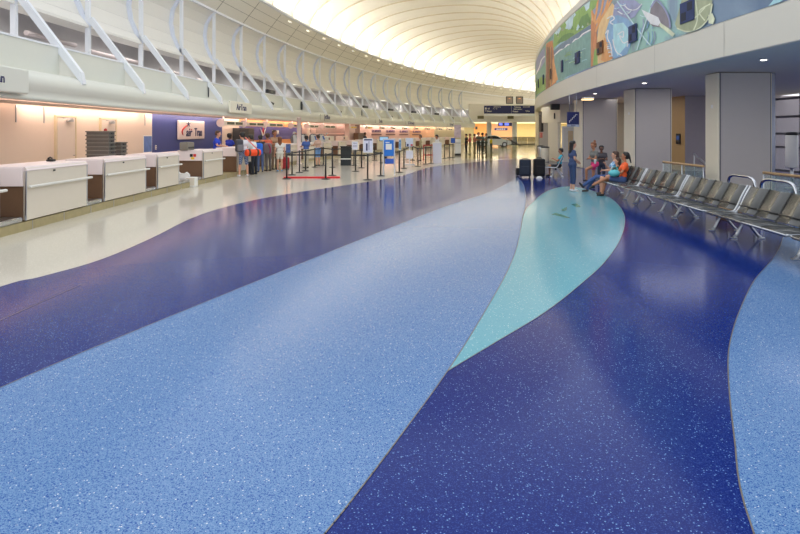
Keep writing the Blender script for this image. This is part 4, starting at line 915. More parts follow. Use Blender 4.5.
for i, (u, v_, hh, nm) in enumerate(((545, 161.5, .95, 'beige round litter bin beyond the boy'), (541, 158, .9, 'pale round litter bin farther beyond the boy'))):
    t = thing('litter_bin', nm, 'litter bin', fl(u, v_)); m = MB(); m.lathe([(.24, 0), (.26, .03), (.26, hh-.12), (.25, hh-.1)], 20); m.build('drum', [COLC, ALU][i], t)
    m = MB(); m.lathe([(.27, hh-.1), (.27, hh-.04), (.12, hh)], 20); m.build('lid', DARK, t)
# ------------------------------------------------------------------ far end
w = MB()
P1, P2 = Vector((11.2, 97.2, 0)), Vector((42, 103, 0)); dn = Vector((P2-P1)).normalized()
w.prism([P1+Vector((0, 0, 3.5)), P2+Vector((0, 0, 3.5)), P2+Vector((0, 0, 6.45)), P1+Vector((0, 0, 6.45))], (-.05, .5, 0), 0)
w.prism([P1+Vector((.0, -.15, 3.5)), P2+Vector((0, -.15, 3.5)), P2+Vector((0, -.15, 3.95)), P1+Vector((0, -.15, 3.95))], (0, .15, 0), 1)
w.poly([P1+Vector((-12, 0, 3.62)), P2+Vector((0, 0, 3.62)), Vector((60, 130, 3.62)), Vector((0, 130, 3.62))], 2)
struct(w.build('trim_3', [CREAM, WHITE, SOFF]), 'cream bulkhead across the far end of the hall')
w = MB(); Yb = 124
for (u0, u1, m_) in ((440, 474, 3), (474, 489, 0), (489, 514.5, 1), (514.5, 640, 2)):
    a_, b_ = (u0-400)/FOC*Yb, (u1-400)/FOC*Yb; w.poly([(a_, Yb, 0), (b_, Yb, 0), (b_, Yb, 3.7), (a_, Yb, 3.7)], m_)
struct(w.build('wall_far', [mat('bright orange wall', (240, 176, 112), .6), mat('peach far wall', (226, 178, 142), .6), mat('straw far wall', (216, 202, 152), .6), OLIVE]), 'coloured walls at the far end of the hall')
for i, u in enumerate((489, 514.5)):
    m = MB(); m.lathe([(.55, 0), (.55, .3), (.4, .34), (.4, 3.6)], 24); o = m.build('round_column', mat('pale far column', (206, 208, 204), .45)); o.location = ((u-400)/FOC*99, 99, 0); tag(o, 'round white column under the far bulkhead, %s' % ['left one', 'right one'][i], 'column')
def flat(name, u0, u1, v0, v1, Y, mats, label, cat, parts=(), d=.2):
    k = Y/FOC; x0, x1 = (u0-400)*k, (u1-400)*k; z1, z0 = zat(v0, Y), zat(v1, Y)
    t = thing(name, label, cat, ((x0+x1)/2, Y, z0)); W, hh = x1-x0, z1-z0
    m = MB(); m.box((0, 0, hh/2), (W, d, hh), 0, .02); m.build('panel', mats, t)
    for nm, q, mm in parts:
        m = MB()
        for (x, z, sx, sz) in q: m.box((x*W, -d/2-.006, z*hh), (sx*W, .02, sz*hh))
        m.build(nm, mm, t)
    return t, W, hh
t, W, hh = flat('direction_sign', 484, 534.5, 105.6, 113.6, 96.2, NAVY, 'long navy direction sign with white lettering on the far bulkhead', 'sign', [('divider', [(.04, .5, .004, 1)], ALU), ('arrow', [(-.465, .45, .008, .4)], SIGNW)])
m = MB(); m.prism([(-.485*W, -.11, hh*.55), (-.445*W, -.11, hh*.55), (-.465*W, -.11, hh*.82)], (0, -.02, 0)); m.build('arrow_head', SIGNW, t)
for txt, x, z, s in (('All', -.41, .62, .26), ('Gates', -.40, .30, .26), ('Concourse', -.24, .84, .2), ('C - D', -.28, .60, .2), ('Ticketing', .16, .80, .22), ('Information', .165, .55, .22), ('Baggage', .12, .28, .22), ('Airport Exit', .34, .84, .17), ('Parking', .36, .32, .17)):
    text_mesh(txt, hh*s, 'lettering', SIGNW, t, Matrix.Translation((x*W, -.115, z*hh)) @ FACE_MY, .02)
m = MB(); m.box((0, .02, -.2), (W*1.0, .2, .34), 0, .02); m.build('lower_strip', STEEL_W, t)
for i, (u0, u1) in enumerate(((506, 513), (516, 523))):
    flat('flight_display', u0, u1, 96.5, 103.8, 98.6, BLACK, 'dark framed lit display above the far bulkhead, %s' % ['left one', 'right one'][i], 'display', [('screen', [(0, .5, .8, .8)], mat('warm display', (150, 136, 128), .3, emit=.08)), ('lit_strip', [(0, .7, .3, .1)], mat('amber strip', (255, 190, 120), emit=.7))])
for i, (u0, u1) in enumerate(((477.5, 483.8), (507.5, 513.6), (538, 544))):
    flat('air_vent', u0, u1, 115.8, 118.8, [97.25, 98.15, 99.1][i], mat('olive grille', (140, 132, 84), .5), 'tan air vent in the far bulkhead, %s from the left' % ORD[i], 'vent', [('slats', [(0, .25+.25*j, .9, .08) for j in range(3)], DARK)], .12)
t, W, hh = flat('monitor_bank', 498, 512, 122.4, 126, 106, NAVY, 'blue lit monitor bank under the far bulkhead', 'display', [('screen', [(-.3, .5, .22, .6), (.12, .5, .3, .6)], mat('blue glow screen', (90, 110, 240), .3, emit=1.2))])
m = MB(); m.tube([(0, 0, hh), (0, 0, hh+.8)], .05, 8); m.build('hanger', ALU, t)
t, W, hh = flat('hanging_sign', 494.5, 507.5, 128, 130.3, 108, NAVY, 'dark sign strip below the blue monitor bank', 'sign', [('lettering', [(-.3+.14*j, .5, .09, .3) for j in range(5)], LAV)])
m = MB(); m.tube([(-.8, 0, hh), (-.8, 0, hh+1.1)], .03, 8); m.tube([(.8, 0, hh), (.8, 0, hh+1.1)], .03, 8); m.build('hanger', ALU, t)
flat('notice_board', 475, 480, 134, 139, 123.95, PINKW, 'pale notice board on the bright orange far wall', 'board', [('papers', [(-.2, .5, .3, .6), (.2, .55, .3, .5)], SIGNW)], .08)
flat('wall_clock', 475.3, 477.5, 126.6, 129.4, 123.95, DARK, 'small dark round-cornered panel on the orange far wall', 'panel', [], .08)
flat('door_poster', 487, 489, 128, 140, 123.95, ORANGE, 'narrow amber panel at the right of the orange far wall', 'panel', [], .08)
# far glass barrier
t = thing('glass_barrier', 'long dark glass barrier before the far lobby, right of the car', 'barrier', (16.5, 90, 0))
m = MB(); m.box((2.6, 0, 1.12), (9, .08, .06), 0); m.box((2.6, 0, .05), (9, .1, .1), 0); m.build('rails', DARK, t)
SMOKE = glass("smoked", (84, 92, 84), .55)
for j in range(6):
    m = MB(); m.box((-1.1+j*1.48, 0, .58), (1.44, .03, 1.0)); m.build("glass_panel", SMOKE, t)
# car on display
P = Vector(((493-400)/FOC*75, 75, 0))
t = thing('car', 'silver car on display in the far lobby', 'car', P, 0)
SILV = mat('silver car paint', (212, 218, 220), .25, .1, coat=.5)
side = spline([(-2.1, 0, .35), (-2.15, 0, .75), (-1.95, 0, .98), (-1.3, 0, 1.05), (-.75, 0, 1.42), (.1, 0, 1.46), (.55, 0, 1.35), (1.1, 0, .98), (1.8, 0, .84), (2.1, 0, .66), (2.12, 0, .35)], 4)
m = MB(); m.M = Matrix.Translation((0, -.85, 0)); m.prism(side+[Vector((1.75, 0, .25)), Vector((-1.75, 0, .25))], (0, 1.7, 0), 0, True); m.build('body', SILV, t)
m = MB(); m.M = Matrix.Translation((0, -.862, 0)); m.prism([(-1.15, 0, 1.04), (-.7, 0, 1.36), (.1, 0, 1.39), (.5, 0, 1.29), (.92, 0, 1.0)], (0, 1.724, 0)); m.build('side_window', mat('car glass', (36, 44, 48), .1), t)
m = MB(); m.box((.78, 0, 1.2), (.02, 1.4, .46), 0, 0, Matrix.Rotation(rad(-56), 4, 'Y')); m.build('windscreen', MATS['car glass'], t)
for x in (-1.3, 1.3):
    for s in (-1, 1):
        m = MB(); m.M = Matrix.Translation((x, s*.78, .32)) @ Matrix.Rotation(PI/2, 4, 'X'); m.lathe([(.2, -.1), (.32, -.1), (.32, .1), (.2, .1)], 20); wo = m.build('wheel', BLACK, t)
        m = MB(); m.M = Matrix.Translation((x, s*.78, .32)) @ Matrix.Rotation(PI/2, 4, 'X'); m.lathe([(.2, -.105), (.2, .105)], 12); m.build('rim', ALU, wo)
m = MB(); m.ball((2.0, -.6, .66), (.12, .18, .09)); m.ball((2.0, .6, .66), (.12, .18, .09)); m.build('headlamp', SIGNW, t)
m = MB(); m.box((-.1, -.88, .9), (.16, .03, .03), 0, .01); m.build('door_handle', DARK, t)
m = MB(); a_, b_ = Vector(((507-400)/FOC*72, 72, 1.15)), Vector(((520-400)/FOC*72, 72, .2))
m.tube([a_, b_], .06, 8); m.tube([a_, (a_.x, a_.y, 0)], .04, 8); m.tube([b_, (b_.x, b_.y, 0)], .04, 8); tag(m.build('sloping_barrier', BLACK), 'black sloping barrier rail beside the car nose', 'barrier')
# ------------------------------------------------------------------ people
SKIN = {'fair': mat('fair skin', (214, 160, 132), .5, var=.04), 'tan': mat('tan skin', (178, 120, 88), .5, var=.04), 'brown': mat('brown skin', (110, 72, 54), .5, var=.04)}
HAIRM = {'black': mat('black hair', (24, 20, 20), .45, var=.2, scale=30), 'brown': mat('brown hair', (70, 44, 30), .45, var=.2, scale=30), 'auburn': mat('auburn hair', (120, 72, 44), .45, var=.2, scale=30), 'grey': mat('grey hair', (190, 186, 180), .5, var=.1, scale=30)}
EYEW = mat('eye white', (236, 234, 228), .3); EYED = mat('eye dark', (32, 24, 20), .3); LIP = mat('lip', (168, 88, 80), .5)
def V(*p): return Vector(p)
def cap_mesh(caps, voxel):
    m = MB()
    for a_, b_, ra, rb, _ in caps:
        d = b_-a_; L_ = d.length; n = 10
        ring = []; pts = []; rr = []
        dn = d.normalized() if L_ > 1e-5 else V(0, 0, 1)
        for i in range(1, 4): an = PI/2*(1-i/4); pts.append(a_-dn*ra*math.sin(an)); rr.append(ra*math.cos(an))
        pts += [a_, b_]; rr += [ra, rb]
        for i in range(1, 4): an = PI/2*i/4; pts.append(b_+dn*rb*math.sin(an)); rr.append(rb*math.cos(an))
        m.tube(pts, rr, n)
    me = bpy.data.meshes.new('tmp'); me.from_pydata([tuple(q) for q in m.v], [], m.f)
    o = bpy.data.objects.new('tmp', me); C.objects.link(o)
    r = o.modifiers.new('r', 'REMESH'); r.mode = 'VOXEL'; r.voxel_size = voxel
    s = o.modifiers.new('s', 'SMOOTH'); s.iterations = 3; s.factor = .5
    dg = bpy.context.evaluated_depsgraph_get(); out = bpy.data.meshes.new_from_object(o.evaluated_get(dg))
    bpy.data.objects.remove(o); bpy.data.meshes.remove(me); return out
def seg_dist(p, a_, b_, ra, rb):
    d = b_-a_; L2 = d.length_squared; t = 0 if L2 < 1e-9 else max(0, min(1, (p-a_).dot(d)/L2))
    return (p-(a_+d*t)).length-(ra+(rb-ra)*t)
def person(label, loc, rz, pose='stand', H_=1.72, skin='tan', hair=('black', 'short'), top=(200, 200, 200), bottom=(50, 60, 90), shoe=(40, 40, 42), sleeve=.55, leg=1.95, lean=0.0, arms=None, legs=None, turn=0.0, nod=0.0, build_=1.0, group=None, voxel=.018):
    """faces local +x; y is its left. arms/legs: joint positions for a 1.72 m body"""
    t = thing('person', label, 'person', loc, rz, group)
    S = H_/1.72; caps = []
    hz = .93 if pose == 'stand' else .52
    T = Matrix.Translation((0, 0, hz)) @ Matrix.Rotation(rad(lean), 4, 'Y')
    def U(x, y, z): return T @ V(x, y, z)             # upper body, measured from the pelvis
    bw = build_
    caps.append((V(0, .075, hz), V(0, -.075, hz), .118*bw, .118*bw, 'bottom'))
    caps.append((U(.0, .055, .14), U(.0, -.055, .14), .108*bw, .108*bw, 'top'))
    caps.append((U(0, .09, .33), U(0, -.09, .33), .118*bw, .118*bw, 'top'))
    caps.append((U(-.01, .155, .45), U(-.01, -.155, .45), .064, .064, 'top'))
    caps.append((U(-.005, 0, .47), U(.012, 0, .59), .056, .05, 'skin'))
    HT = T @ Matrix.Translation((.02, 0, .60)) @ Matrix.Rotation(rad(turn), 4, 'Z') @ Matrix.Rotation(rad(nod), 4, 'Y')
    def Hd(x, y, z): return HT @ V(x, y, z)
    caps.append((Hd(-.025, 0, .115), Hd(.015, 0, .11), .09, .088, 'skin'))
    caps.append((Hd(.03, 0, .03), Hd(.042, 0, .015), .062, .05, 'skin'))
    fing = []
    A_ = arms or {}
    for s, nm in ((1, 'L'), (-1, 'R')):
        sh = U(-.01, s*.185, .445)
        el, wr = A_.get(nm, (None, None)) if A_.get(nm) else (None, None)
        el = T @ V(*el) if el else U(-.03, s*.235, .17); wr = T @ V(*wr) if wr else U(.06, s*.25, -.08)
        mid = sh.lerp(el, min(1, sleeve))
        caps.append((sh, mid, .058, .052, 'top'))
        if sleeve < 1: caps.append((mid, el, .042, .038, 'skin')); caps.append((el, wr, .038, .027, 'skin'))
        else:
            m2 = el.lerp(wr, min(1, sleeve-1)); caps.append((el, m2, .046, .04, 'top')); caps.append((m2, wr, .03, .027, 'skin'))
        d = (wr-el).normalized(); palm = wr+d*.075
        lat = d.cross(V(0, 0, 1)); lat = lat.normalized() if lat.length > .2 else V(0, 1, 0).cross(d).normalized()
        nrm = lat.cross(d)
        caps.append((wr+d*.02, palm-d*.005, .026, .03, 'skin')); caps.append((wr+d*.05+lat*.015, wr+d*.05-lat*.015, .024, .024, 'skin'))
        fing.append((palm, d, lat, nrm, s))
    Lg = legs or {}
    for s, nm in ((1, 'L'), (-1, 'R')):
        hip = V(0, s*.088, hz-.03)
        if nm in Lg: kn, an, toe = [V(*q) for q in Lg[nm]]
        elif pose == 'stand': kn, an, toe = V(.02, s*.095, .49), V(-.01, s*.10, .085), V(.13, s*.115, .04)
        else: kn, an, toe = V(.43, s*.1, .50), V(.44, s*.1, .085), V(.58, s*.11, .04)
        f1 = min(1, leg); m1 = hip.lerp(kn, f1); r1 = .088+(.058-.088)*f1
        caps.append((hip, m1, .09*bw, r1+.008, 'bottom'))
        if f1 < 1: caps.append((m1, kn, r1-.008, .053, 'skin'))
        if leg > 1:
            m2 = kn.lerp(an, leg-1); caps.append((kn, m2, .064, .064-.014*(leg-1), 'bottom'))
            if leg < 1.9: caps.append((m2, an, .048, .036, 'skin'))
        else: caps.append((kn, kn.lerp(an, .35), .052, .056, 'skin')); caps.append((kn.lerp(an, .35), an, .056, .036, 'skin'))
        heel = an+(an-toe).normalized()*.03; heel.z = an.z-.04
        caps.append((an-V(0, 0, .035), toe, .042, .034, 'shoe')); caps.append((heel, toe, .036, .03, 'shoe'))
    me = cap_mesh(caps, voxel)
    names = ['skin', 'top', 'bottom', 'shoe']
    mats = [SKIN[skin], top if not isinstance(top, tuple) else mat('cloth %d %d %d' % top, top, .8, var=.08, scale=8), bottom if not isinstance(bottom, tuple) else mat('cloth %d %d %d' % bottom, bottom, .8, var=.08, scale=8), mat('shoe %d %d %d' % shoe, shoe, .6), EYEW, EYED, LIP]
    m = MB(); m.v = [q.co.copy() for q in me.vertices]
    for pgn in me.polygons:
        c_ = pgn.center; best = min(caps, key=lambda q: seg_dist(c_, q[0], q[1], q[2], q[3]))
        m.f.append(list(pgn.vertices)); m.mi.append(names.index(best[4])); m.sm.append(True)
    bpy.data.meshes.remove(me)
    for palm, d, lat, nrm, s in fing:
        dn = nrm if nrm.z < 0 else -nrm
        for j, (off, L_) in enumerate(((-.027, .062), (-.009, .072), (.009, .068), (.026, .055))):
            a0 = palm-d*.015+lat*off; a1 = a0+d*L_*.55+dn*.012; a2 = a1+d*L_*.4+dn*.03
            m.tube([a0, a1, a2], [.0095, .0088, .006], 6)
        a0 = palm-d*.05+lat*(.026*s); a1 = a0+d*.035+lat*(.022*s)+dn*.01; a2 = a1+d*.03+lat*(.004*s)+dn*.012
        m.tube([a0, a1, a2], [.012, .010, .007], 6)
    m.M = HT
    for s in (1, -1):
        m.ball((.083, s*.032, .095), (.012, .015, .011), 4, 8); m.ball((.094, s*.032, .095), (.004, .007, .007), 5, 8)
        m.ball((-.005, s*.092, .085), (.02, .012, .032), 0, 8)
    m.tube([(.096, 0, .105), (.114, 0, .062), (.092, 0, .055)], [.008, .016, .012], 6, 0)
    m.box((.086, 0, .022), (.012, .042, .009), 6, .002)
    m.M = Matrix()
    sc_ = Matrix.Diagonal((S, S, S, 1)); m.v = [sc_ @ q for q in m.v]
    m.build('body', mats, t)
    hc = []
    hcol, hs = hair
    hc.append((Hd(-.035, .02, .135), Hd(-.035, -.02, .135), .094, .094, 'h')); hc.append((Hd(.02, .02, .165), Hd(.02, -.02, .165), .062, .062, 'h')); hc.append((Hd(-.06, .03, .07), Hd(-.06, -.03, .07), .066, .066, 'h'))
    if hs == 'long':
        b0 = Hd(-.075, 0, .05); dn = V(0, 0, -1)
        for s in (-1, 1): hc.append((Hd(-.055, s*.055, .08), Hd(-.05, s*.06, .02)+V(-.02, 0, -.16), .045, .035, 'h'))
        hc.append((b0, b0+V(-.03, 0, -.24), .06, .045, 'h'))
    if hs == 'bun': hc.append((Hd(-.09, 0, .20), Hd(-.10, 0, .25), .045, .05, 'h'))
    if hs == 'tail': hc.append((Hd(-.11, 0, .12), Hd(-.14, 0, .12)+V(-.02, 0, -.2), .035, .02, 'h'))
    if hs == 'bob':
        for s in (-1, 1): hc.append((Hd(-.04, s*.07, .09), Hd(-.03, s*.078, .0), .04, .035, 'h'))
        hc.append((Hd(-.08, 0, .08), Hd(-.08, 0, -.01), .06, .05, 'h'))
    hm = cap_mesh(hc, .014); hm.transform(sc_); hm.materials.clear(); hm.materials.append(HAIRM[hcol]); hm.name = 'hair'
    for q in hm.polygons: q.use_smooth = True
    ho = bpy.data.objects.new('hair', hm); C.objects.link(ho); ho.parent = t
    return t
def check_mat(name, c1, c2, s):
    m = bpy.data.materials.new(name); m.use_nodes = True; nt = m.node_tree; b = nt.nodes['Principled BSDF']; b.inputs['Roughness'].default_value = .8
    tc = nt.nodes.new('ShaderNodeTexCoord'); ck = nt.nodes.new('ShaderNodeTexChecker'); ck.inputs['Scale'].default_value = s
    ck.inputs[1].default_value = lin(c1)+(1,); ck.inputs[2].default_value = lin(c2)+(1,)
    nt.links.new(tc.outputs['Object'], ck.inputs[0]); nt.links.new(ck.outputs[0], b.inputs['Base Color']); return m
def spot_mat(name, c1, c2, s):
    m = bpy.data.materials.new(name); m.use_nodes = True; nt = m.node_tree; b = nt.nodes['Principled BSDF']; b.inputs['Roughness'].default_value = .8
    tc = nt.nodes.new('ShaderNodeTexCoord'); vo = nt.nodes.new('ShaderNodeTexVoronoi'); vo.inputs['Scale'].default_value = s
    mx = nt.nodes.new('ShaderNodeValToRGB'); mx.color_ramp.interpolation = 'CONSTANT'; mx.color_ramp.elements[0].color = lin(c1)+(1,); mx.color_ramp.elements[1].color = lin(c2)+(1,); mx.color_ramp.elements[1].position = .45
    nt.links.new(tc.outputs['Object'], vo.inputs['Vector']); nt.links.new(vo.outputs['Distance'], mx.inputs[0]); nt.links.new(mx.outputs[0], b.inputs['Base Color']); return m
LEFT_ = PI                                            # facing the counters (-x) ; 0 faces +x
FOLD = {'L': ((.10, .23, .2), (.2, .0, .22)), 'R': ((.10, -.23, .2), (.2, .02, .24))}
FWD = {'L': ((.10, .23, .22), (.34, .14, .22)), 'R': ((.10, -.23, .22), (.34, -.14, .22))}
# right side
person('standing girl in a navy short-sleeved top and cropped jeans, facing the seated group', fl(572.5, 191.5), rad(8), 'stand', 1.52, 'fair', ('black', 'long'), (58, 74, 112), (52, 70, 108), (226, 226, 230), .5, 1.5, 0, {'L': ((-.03, .22, .2), (.17, .10, .1)), 'R': ((-.02, -.23, .2), (.19, -.08, .1))})
person('standing woman in a grey t-shirt and pink shorts with her hair in a high bun', Vector((6.22, 19.15, 0)), PI+rad(12), 'stand', 1.47, 'tan', ('auburn', 'bun'), (112, 112, 108), (226, 60, 120), (60, 50, 50), .45, .35, 4, FOLD, {'L': ((.42, .12, .74), (.40, .1, .36), (.52, .11, .33)), 'R': ((.02, -.09, .49), (-.01, -.10, .085), (.13, -.11, .04))}, turn=20)
person('child with a dark face half hidden behind the woman in the grey t-shirt', Vector((6.85, 20.4, 0)), -PI/2-rad(20), 'stand', 1.34, 'brown', ('black', 'short'), (70, 66, 72), (50, 54, 70), arms=FOLD)
SP = lambda x, y: Vector((x, y, 0))
person('seated woman in a blue floral top and jeans with long dark hair, legs stretched', SP(6.28, 17.88), PI-rad(12), 'sit', 1.62, 'fair', ('brown', 'long'), spot_mat('floral cloth', (190, 214, 232), (96, 150, 200), 28), (62, 88, 140), (50, 46, 46), .5, 1.9, -14, {'L': ((.08, .23, .2), (.26, .12, .14)), 'R': ((.1, -.22, .2), (.24, -.1, .34))}, {'L': ((.46, .08, .50), (.85, .06, .22), (.95, .08, .30)), 'R': ((.45, -.1, .50), (.72, -.06, .09), (.85, -.06, .04))}, nod=12)
person('seated child in a dark green top between the two seated women', SP(6.24, 17.34), PI, 'sit', 1.38, 'fair', ('brown', 'bob'), (34, 62, 50), (46, 52, 70), (60, 50, 46), .5, .9, -6, {'L': ((.08, .2, .2), (.28, .1, .14)), 'R': ((.08, -.2, .2), (.28, -.1, .14))}, {'L': ((.5, .08, .62), (.52, .08, .10), (.66, .09, .05)), 'R': ((.5, -.08, .62), (.52, -.08, .10), (.66, -.09, .05))}, turn=-10)
person('seated woman in an orange t-shirt and denim shorts with dark hair tied back, legs crossed', SP(6.22, 16.78), PI-rad(8), 'sit', 1.62, 'tan', ('black', 'tail'), (240, 98, 46), (70, 92, 140), (40, 36, 36), .55, .75, -8, {'L': ((.1, .22, .2), (.28, .06, .16)), 'R': ((.1, -.22, .2), (.3, -.02, .18))}, {'L': ((.45, .03, .56), (.84, -.02, .34), (.93, -.04, .23)), 'R': ((.45, -.09, .50), (.56, -.08, .085), (.70, -.09, .04))}, turn=-12)
m = MB(); m.ball((0, 0, 0), (.16, .13, .10), 0, 14); m.tube(spline([(-.1, 0, .06), (-.04, 0, .17), (.06, 0, .17), (.1, 0, .06)], 4), .012, 6); o = m.build('handbag', mat('turquoise bag', (96, 190, 200), .5)); o.location = (5.95, 16.66, .67); tag(o, 'turquoise handbag on the lap of the woman in orange', 'bag')
m = MB(); m.lathe([(.028, 0), (.038, .11), (.041, .115), (.041, .125), (.03, .13)], 14); o = m.build('drink_cup', SIGNW); o.location = (5.86, 18.02, .86); tag(o, 'white drink cup in the hand of the woman in the floral top', 'cup')
person('boy in a turquoise t-shirt seated on the far bench, looking at his hands', Vector((6.5, 24.5, 0)), PI-.25, 'sit', 1.5, 'tan', ('black', 'short'), (52, 188, 214), (34, 36, 46), (40, 40, 44), .5, .75, -10, {'L': ((.1, .2, .2), (.3, .05, .26)), 'R': ((.1, -.2, .2), (.3, -.05, .26))}, nod=18)
# left side, at the counters
def atc(u, x0): return ap(x0, arcth(u, x0), 0)
person('bearded airline agent in a royal blue shirt behind the flag-stickered counter', atc(216, -8.3), 0, 'stand', 1.86, 'fair', ('brown', 'short'), (38, 70, 200), (40, 44, 60), arms=FWD, lean=6, build_=1.1)
person('agent in blue behind the counter, just left of the person in checked shorts', atc(229.5, -8.4), rad(60), 'stand', 1.74, 'brown', ('black', 'short'), (40, 60, 170), (30, 32, 40), arms=FWD, build_=1.05)
ck = check_mat('checked shorts', (150, 164, 190), (52, 66, 104), 22)
mt = person('person in a white t-shirt and blue checked shorts leaning at the counter', fl(243.5, 176.6), PI-rad(50), 'stand', 1.80, 'fair', ('black', 'short'), (226, 226, 232), ck, (228, 228, 232), .6, .95, 10, FWD, {'L': ((.0, .14, .49), (.0, .17, .085), (.13, .19, .04)), 'R': ((.0, -.14, .49), (.0, -.17, .085), (.13, -.19, .04))}, build_=1.16)
def on_person(t, x, y, z): 
    c_, s_ = math.cos(t.rotation_euler.z), math.sin(t.rotation_euler.z); return t.location+Vector((c_*x-s_*y, s_*x+c_*y, z))
bk = thing('backpack', 'dark grey backpack on the left of the person in checked shorts', 'backpack', on_person(mt, -.12, .24, 1.02), mt.rotation_euler.z)
m = MB(); m.box((0, 0, .25), (.22, .32, .52), 0, .08); m.build('main_bag', mat('grey nylon', (72, 72, 80), .7), bk); m = MB(); m.box((-.12, 0, .16), (.1, .26, .26), 0, .04); m.build('front_pocket', mat('light grey nylon', (120, 116, 122), .7), bk)
du = thing('duffel_bag', 'orange duffel bag slung from the shoulder of the person in checked shorts', 'bag', on_person(mt, -.27, -.28, .98), mt.rotation_euler.z)
m = MB(); m.M = Matrix.Rotation(PI/2, 4, 'X') @ Matrix.Translation((0, 0, -.32)); m.lathe([(.10, 0), (.14, .03), (.14, .61), (.10, .64)], 14); m.build('main_bag', mat('orange nylon', (250, 82, 34), .6), du)
m = MB(); m.M = Matrix.Rotation(PI/2, 4, 'X') @ Matrix.Translation((0, 0, -.22)); m.lathe([(.146, 0), (.146, .08)], 14); m.M = Matrix.Rotation(PI/2, 4, 'X') @ Matrix.Translation((0, 0, .14)); m.lathe([(.146, 0), (.146, .08)], 14); m.build('dark_band', mat('brown webbing', (80, 58, 42), .7), du)
m = MB(); m.tube(spline([(0, -.2, .13), (.06, .1, .44), (.16, .26, .62)], 5), .025, 6); m.build('shoulder_strap', mat('pink strap', (238, 130, 120), .6), du)
person('person in a white shirt and dark trousers beside the checked shorts, bending over the counter', fl(254.5, 174.8), PI-rad(25), 'stand', 1.70, 'tan', ('black', 'short'), (220, 226, 226), (38, 44, 56), (30, 30, 32), 1.0, 1.95, 16, FWD, build_=1.05)
m = MB(); m.box((0, 0, .26), (.3, .36, .52), 0, .07); o = m.build('floor_bag', mat('black duffel', (26, 28, 34), .7)); o.location = fl(248.5, 173.6); tag(o, 'black bag on the floor between the two people at the counter', 'bag')
m = MB(); m.box((0, 0, .22), (.26, .3, .44), 0, .06); o = m.build('floor_bag', mat('slate duffel', (70, 96, 140), .7)); o.location = fl(236.5, 173.5); tag(o, 'slate blue bag on the floor left of the checked shorts', 'bag')
person('traveller with a bright blue backpack seen from behind, right of the person bending', fl(260.5, 170.4)*.95, PI-rad(60), 'stand', 1.66, 'tan', ('black', 'short'), (44, 46, 56), (96, 112, 150), (60, 60, 66), .7, 1.9, 4, FWD)
bq = thing('backpack', 'bright blue backpack on the traveller right of the person bending', 'backpack', fl(259.3, 170.9)*.95+Vector((.04, -.26, .84)), -.5); m = MB(); m.box((0, 0, .24), (.38, .2, .5), 0, .08); m.build('main_bag', mat('blue nylon', (40, 110, 220), .6), bq); m = MB(); m.box((0, -.11, .16), (.26, .08, .22), 0, .03); m.build('front_pocket', mat('pale blue nylon', (96, 150, 230), .6), bq)
person('traveller in a brick red shirt at the counter under the winged emblem', fl(268.5, 169.5)*.95, PI-rad(40), 'stand', 1.74, 'tan', ('brown', 'short'), (206, 96, 70), (112, 104, 100), (60, 52, 48), .6, 1.9, 6, FWD)
bq = thing('backpack', 'maroon and grey backpack on the traveller in the brick red shirt', 'backpack', fl(267.6, 170.2)*.95+Vector((.05, -.2, .84)), -.3); m = MB(); m.box((0, 0, .24), (.4, .2, .5), 0, .09); m.build('main_bag', mat('grey brown nylon', (128, 108, 108), .7), bq); m = MB(); m.tube(spline([(.16, -.1, .02), (.19, -.11, .24), (.08, -.11, .46)], 5), .03, 6); m.build('maroon_strap', mat('maroon', (140, 40, 80), .7), bq)
person('tall traveller in a tan shirt facing the girl in white', fl(274.5, 170), rad(-40), 'stand', 1.88, 'tan', ('brown', 'short'), (170, 134, 104), (120, 100, 84), (60, 50, 46), .6, 1.9, 0, FOLD)
person('girl with long auburn hair in a white top and white shorts, seen from behind', fl(279.8, 171.4), PI-rad(70), 'stand', 1.58, 'fair', ('auburn', 'long'), (226, 222, 214), (220, 214, 200), (90, 160, 214), .4, .55, 0)
suitcase(fl(284.7, 170)+Vector((0, .15, 0)), .2, .4, .26, .56, mat('red fabric', (158, 26, 36), .6), 'red suitcase standing beside the girl in white', True)
person('white-haired agent in a white shirt behind the far counter, left of the round column', atc(293.8, -8.55), rad(-10), 'stand', 1.82, 'tan', ('grey', 'short'), (240, 226, 220), (60, 60, 70), arms=FWD, lean=4, build_=1.1)
person('traveller in a blue shirt at the kiosks right of the round column', fl(306.2, 168.2), PI-rad(50), 'stand', 1.62, 'tan', ('black', 'short'), (70, 96, 160), (190, 180, 160), arms=FWD)
person('traveller in a pale shirt at the second kiosk from the right', fl(318, 166), PI-rad(40), 'stand', 1.66, 'fair', ('brown', 'short'), (206, 170, 150), (120, 160, 210), arms=FWD, leg=.9)
person('agent in white behind the cream desk screen on the far counter', atc(327, -8.5), rad(-10), 'stand', 1.74, 'fair', ('grey', 'short'), (238, 226, 220), (60, 60, 70), arms=FWD)
person('dark-haired agent standing behind the large white notice', atc(365, -8.0), rad(-20), 'stand', 1.78, 'brown', ('black', 'short'), (60, 62, 76), (50, 50, 60), arms=FWD)
person('traveller in a tan jacket among the far queue posts, left of the red sizing frame', fl(420.5, 161), PI, 'stand', 1.62, 'tan', ('brown', 'short'), (166, 154, 120), (130, 122, 96), leg=1.9, sleeve=1.7)
person('dark-haired traveller in a white shirt bending behind the white podium', fl(438.2, 160.5), PI+rad(20), 'stand', 1.64, 'tan', ('black', 'short'), (232, 232, 234), (60, 62, 70), arms=FWD, lean=8)
person('traveller in black standing right of the white kiosk', fl(466.3, 153.2), rad(200), 'stand', 1.66, 'tan', ('black', 'short'), (36, 38, 40), (40, 42, 44), sleeve=1.6)
